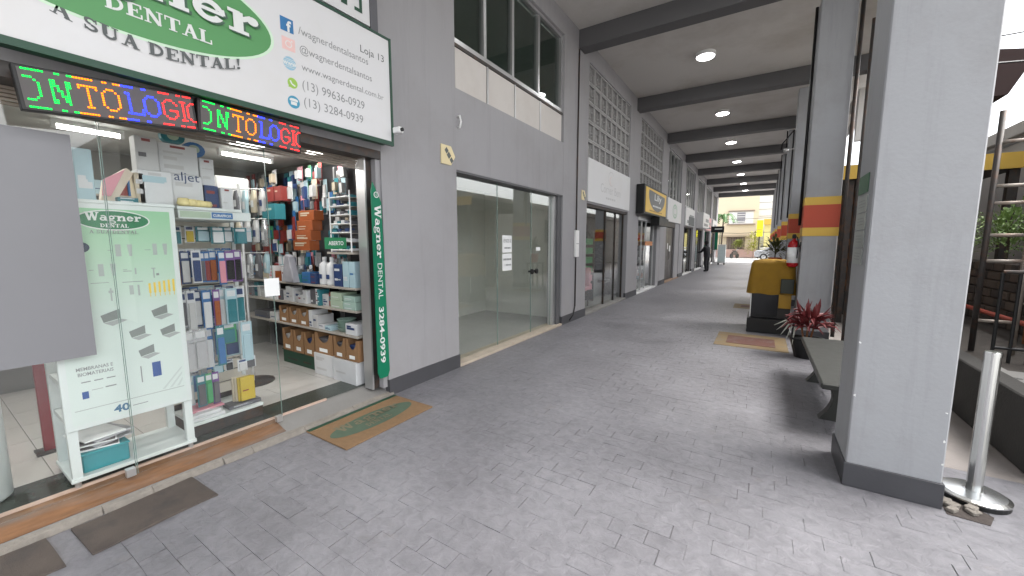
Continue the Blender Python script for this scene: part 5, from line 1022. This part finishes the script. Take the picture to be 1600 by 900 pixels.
# ------------------------------------------------------------------ far end: pots, person, kiosk, street
def orange_pot(c, label): return leafy('potted_shrub', label, c, .3, .5, 170, mat('olive leaf', (.09,.1,.03), .6, var=.4, vs=9), potm=mat('orange red pot', (.5,.09,.04), .5), pot=(.16,.3), ll=.2)
tb = thing('plant_table', 'low dark table holding potted shrubs by the third pillar', 'table', (.3, 12.6, 0)); MB().box(.05,.54,12.35,12.85,.86,.9).build('top', M_dkmetal, tb)
for (x, y) in ((.09,12.4),(.5,12.4),(.09,12.8),(.5,12.8)): MB().box(x-.02,x+.02,y-.02,y+.02,0,.859).build('leg', M_dkmetal, tb)
orange_pot((.33, 12.6, .9), 'olive shrub in an orange red pot by the third pillar')
# person
pv = [(0,0,.92),(0,.02,1.12),(.02,.05,1.3),(.05,.07,1.4),(.08,.1,1.48),(.1,.13,1.58),(.11,.14,1.66),
      (-.1,.0,.88),(-.12,.02,.48),(-.12,-.04,.07),(-.1,.1,.04), (.1,0,.88),(.12,.03,.48),(.13,-.02,.07),(.15,.12,.04),
      (-.17,.07,1.34),(-.24,.2,1.12),(-.2,.42,1.08),(-.2,.5,1.08), (.2,.06,1.34),(.27,.08,1.08),(.22,.24,.92),(.21,.3,.9)]
pe = [(0,1),(1,2),(2,3),(3,4),(4,5),(5,6),(0,7),(7,8),(8,9),(9,10),(0,11),(11,12),(12,13),(13,14),(2,15),(15,16),(16,17),(17,18),(2,19),(19,20),(20,21),(21,22)]
pr = [.2,.19,.21,.1,.06,.105,.08,.12,.09,.065,.05,.12,.09,.065,.05,.09,.065,.05,.04,.09,.065,.05,.04]
me = bpy.data.meshes.new('person'); me.from_pydata(pv, pe, []); po_ = bpy.data.objects.new('person', me); sc.collection.objects.link(po_)
md = po_.modifiers.new('skin','SKIN'); me.skin_vertices if False else None
if not me.skin_vertices: bpy.context.view_layer.objects.active = po_; 
for i, q in enumerate(me.skin_vertices[0].data): q.radius = (pr[i], pr[i]*(.75 if i < 4 else 1)); q.use_root = (i == 0)
sb = po_.modifiers.new('sub','SUBSURF'); sb.levels = 2; sb.render_levels = 2
me.materials.append(mat('dark clothing', (.02,.02,.023), .85, var=.3, vs=9)); po_.location = (-2.55, 24.6, .0); po_.rotation_euler.z = R(70)
tag(po_, 'person in dark clothes leaning at a shop door down the walkway', 'person')
hr = MB().lathe([(.01,-.12),(.095,-.08),(.115,0),(.1,.07),(.05,.115),(.01,.12)], (.11,.12,1.63), 14).build('hair', mat('dark hair', (.012,.01,.01), .7), po_, smooth=True, local=True)
fc = MB().lathe([(.01,-.1),(.07,-.07),(.085,0),(.07,.06),(.01,.08)], (.11,.165,1.6), 12).build('face', mat('skin', (.3,.17,.11), .6), po_, smooth=True, local=True)
# white freezer / kiosk and green post
ks = thing('white_kiosk', 'white kiosk box with feet at the far end of walkway', 'kiosk', (-2.45, 33, 0)); MB().box(-2.72,-2.2,33,33.5,.14,1.5).build('cabinet', M_lam, ks, bev=.02); MB().box(-2.68,-2.24,32.99,32.999,.25,1.35).build('front_panel', mat('pale blue front', (.6,.7,.7), .5), ks)
for x in (-2.65,-2.27): MB().box(x-.04,x+.04,33.05,33.45,0,.139).build('foot', M_black, ks)
gp_ = thing('green_gate_post', 'green painted post and white railing at the walkway end', 'gate', (-2.95, 33.6, 0)); MB().box(-3.02,-2.82,33.6,33.8,1.1,2.5).build('green_panel', M_ban, gp_); MB().box(-2.7,-2.66,33.7,33.74,1.5,2.6).build('green_pole', M_ban, gp_)
for k in range(5): MB().box(-3.1+k*.09,-3.07+k*.09,33.62,33.65,0,1.09).build('white_bar', M_white, gp_)
MB().box(-3.1,-2.7,33.6,33.66,1.0,1.06).build('top_bar', M_white, gp_); MB().box(-3.1,-2.7,33.6,33.66,.1,.15).build('bottom_bar', M_white, gp_)
for (nm, lbx, x, y, s) in (('wire', 'thin street cable low across the end of the arcade', 0, 44, 2.55), ('wire', 'thin street cable high across the end of the arcade', 0, 46, 4.0)):
    tag(MB().tube([(-9,y,s+.3),(-2,y,s),(6,y,s+.25)],.02,5).build('street_cable', M_black), lbx, 'cable', 'street cables')
# far facade
fb = thing('cream_facade', 'cream building with shuttered window across the street', 'building', (-3, 53, 0)); M_cream = mat('cream render', (.68,.58,.42), .85, var=.05, vs=.5); M_fw = mat('white render far', (.75,.73,.7), .85, var=.04, vs=.5)
MB().box(-12, -.45, 52, 60, 0, 9).build('wall', M_cream, fb); MB().box(-.449, 5, 52.4, 60, 0, 9).build('white_wing', M_fw, fb)
for k in range(6): MB().box(-.44, 5, 52.36, 52.399, 4.6+k*.75, 4.64+k*.75).build('course_line', M_ink2, fb)
wn = MB().box(-3.3,-.92,51.9,51.999,3.8,5.15).build('window_surround', M_fw, fb); MB().box(-2.5,-1.7,51.86,51.899,3.95,5.05).build('shutter', mat('grey shutter', (.25,.24,.26), .6), wn)
for k in range(4): MB().box(-2.48,-1.72,51.84,51.859,4.02+k*.26,4.09+k*.26).build('slat', M_fw, wn)
MB().box(-3.5,-.7,51.7,51.999,3.68,3.78).build('ledge', mat('brown ledge', (.3,.24,.2), .8), fb); MB().box(-3.4,-.8,51.75,51.999,5.2,5.3).build('hood', mat('brown ledge', (.3,.24,.2), .8), fb)
MB().box(-4.5,-1.0,51.2,51.999,2.35,2.55).build('awning', mat('awning tan', (.45,.36,.26), .8), fb); MB().box(-3.45,-1.6,51.95,51.999,.9,2.3).build('garage_door', mat('brown garage', (.22,.17,.14), .7), fb)
for k in range(6): MB().box(-3.2+k*.25,-3.16+k*.25,51.93,51.949,.95,2.25).build('door_bar', M_dkmetal, fb)
MB().box(-4.6,-.5,51.5,51.8,0,.9).build('front_wall', mat('pinkish wall', (.6,.4,.34), .85), fb)
yp = thing('yellow_sign_pillar', 'tall bright yellow sign pillar across the street', 'sign', (-.15, 49, 0)); M_yb = mat('bright yellow', (.85,.8,.02), .5)
MB().box(-.5,.06,48.9,49.2,2.3,4.0).build('board', M_yb, yp, bev=.02); MB().tube([(-.22,49.05,0),(-.22,49.05,2.3)],.07,10).build('pole', M_dkmetal, yp); MB().box(-.46,.02,48.88,48.899,3.0,3.1).build('print', M_yel, yp)
yc = thing('yellow_shop_front', 'pale yellow low shop front behind the yellow pillar', 'building', (1.4, 51.5, 0)); MB().box(.2,4,51,52.3,0,3.6).build('wall', mat('pale yellow wall', (.75,.66,.3), .8), yc); MB().box(.1,4.1,50.6,51,3.6,4.2).build('fascia', M_yel, yc); MB().box(-.3,1.6,50.9,50.999,1.0,1.15).build('white_band', M_fw, yc)
leafy('street_bush', 'yellow green bush in front of the cream house', (-2.2, 50.6, .9), .8, 1.0, 260, mat('olive far leaf', (.2,.22,.05), .6), ll=.4); leafy('street_tree', 'yellow green street tree beside the yellow pillar', (-.7, 49.6, 0), .9, 3.0, 300, mat('yellow far leaf', (.3,.3,.04), .6), ll=.4)
# palm with arching fronds
pmv = thing('palm_plant', 'palm with drooping fronds at the left of the cream facade', 'palm', (-3.6, 47, 0)); MB().tube([(-3.6,47,0),(-3.55,47,2.2),(-3.5,47,4.2)],[.1,.08,.06],9).build('trunk', mat('dark bark', (.06,.045,.03), .8), pmv)
fr2 = MB()
for k in range(9):
    az = k*.7; d = Vector((math.cos(az),math.sin(az),0)); pts = [Vector((-3.5,47,4.2))+d*r0*1.3+Vector((0,0,.75*math.sin(r0*2.4)-.9*r0*r0)) for r0 in (0,.2,.4,.6,.8,1.0)]
    sd_ = Vector((-d.y,d.x,0))
    for i in range(5):
        for s_ in (-1,1):
            for j in range(3):
                q = pts[i].lerp(pts[i+1], j/3); fr2.add([q, q+(pts[i+1]-pts[i])*.4, q+sd_*s_*.28+Vector((0,0,-.16))+(pts[i+1]-pts[i])*.3], [(0,1,2)])
fr2.build('fronds', M_leaf, pmv)
# silver car
cr = thing('silver_car', 'silver hatchback parked across the walkway end', 'car', (-.1, 44.5, 0)); M_carp = mat('silver car paint', (.5,.51,.53), .25, .6, var=.03); cx, cyy = -.1, 44.6
prof = [(-2.0,.3),(-2.02,.75),(-1.85,.92),(-1.2,1.0),(-.55,1.42),(.7,1.46),(1.4,1.05),(1.95,.95),(2.05,.6),(2.0,.3)]
MB().prism([(cx+1.6+u, cyy-.8, z) for u, z in prof], (0,1.6,0)).build('body', M_carp, cr, bev=.05)
MB().prism([(cx+1.6+u, cyy-.812, z) for u, z in ((-1.05,1.02),(-.5,1.36),(.05,1.38),(.05,1.02))], (0,.01,0)).build('side_window', M_black, cr); MB().prism([(cx+1.6+u, cyy-.812, z) for u, z in ((.12,1.02),(.12,1.38),(.66,1.4),(1.2,1.04))], (0,.01,0)).build('side_window', M_black, cr)
for u in (-1.25, 1.3):
    for yy in (cyy-.83, cyy+.65):
        w_ = MB().tube([(cx+1.6+u,yy,.31),(cx+1.6+u,yy+.18,.31)],.31,20).build('wheel', M_black, cr); MB().tube([(cx+1.6+u,yy-.006,.31),(cx+1.6+u,yy-.001,.31)],.19,16).build('rim', M_alu, w_)
MB().box(cx-.44,cx-.40,cyy-.7,cyy-.45,.62,.76).build('headlight', M_fw, cr); MB().box(cx-.44,cx-.40,cyy+.45,cyy+.7,.62,.76).build('headlight', M_fw, cr)
# motorcycle
mc = thing('motorcycle', 'dark motorcycle parked by the pinkish wall across the street', 'motorcycle', (-2.35, 48, 0)); mc.rotation_euler.z = R(62); mc.scale = (.85,.85,.85)
for x in (-2.95,-1.75): MB().tube([(x,47.95,.31),(x,48.05,.31)],.31,18).build('wheel', M_black, mc)
MB().prism([(-2.9,47.9,.45),(-2.0,47.9,.4),(-1.75,47.9,.75),(-2.2,47.9,.95),(-2.85,47.9,.8)],(0,.2,0)).build('body', M_dkmetal, mc, bev=.03); MB().box(-2.7,-2.15,47.88,48.12,.9,.98).build('seat', M_black, mc, bev=.02); MB().tube([(-1.75,48,.31),(-2.0,48,1.05),(-2.05,47.75,1.1)],.03,8).build('handlebar', M_alu, mc)
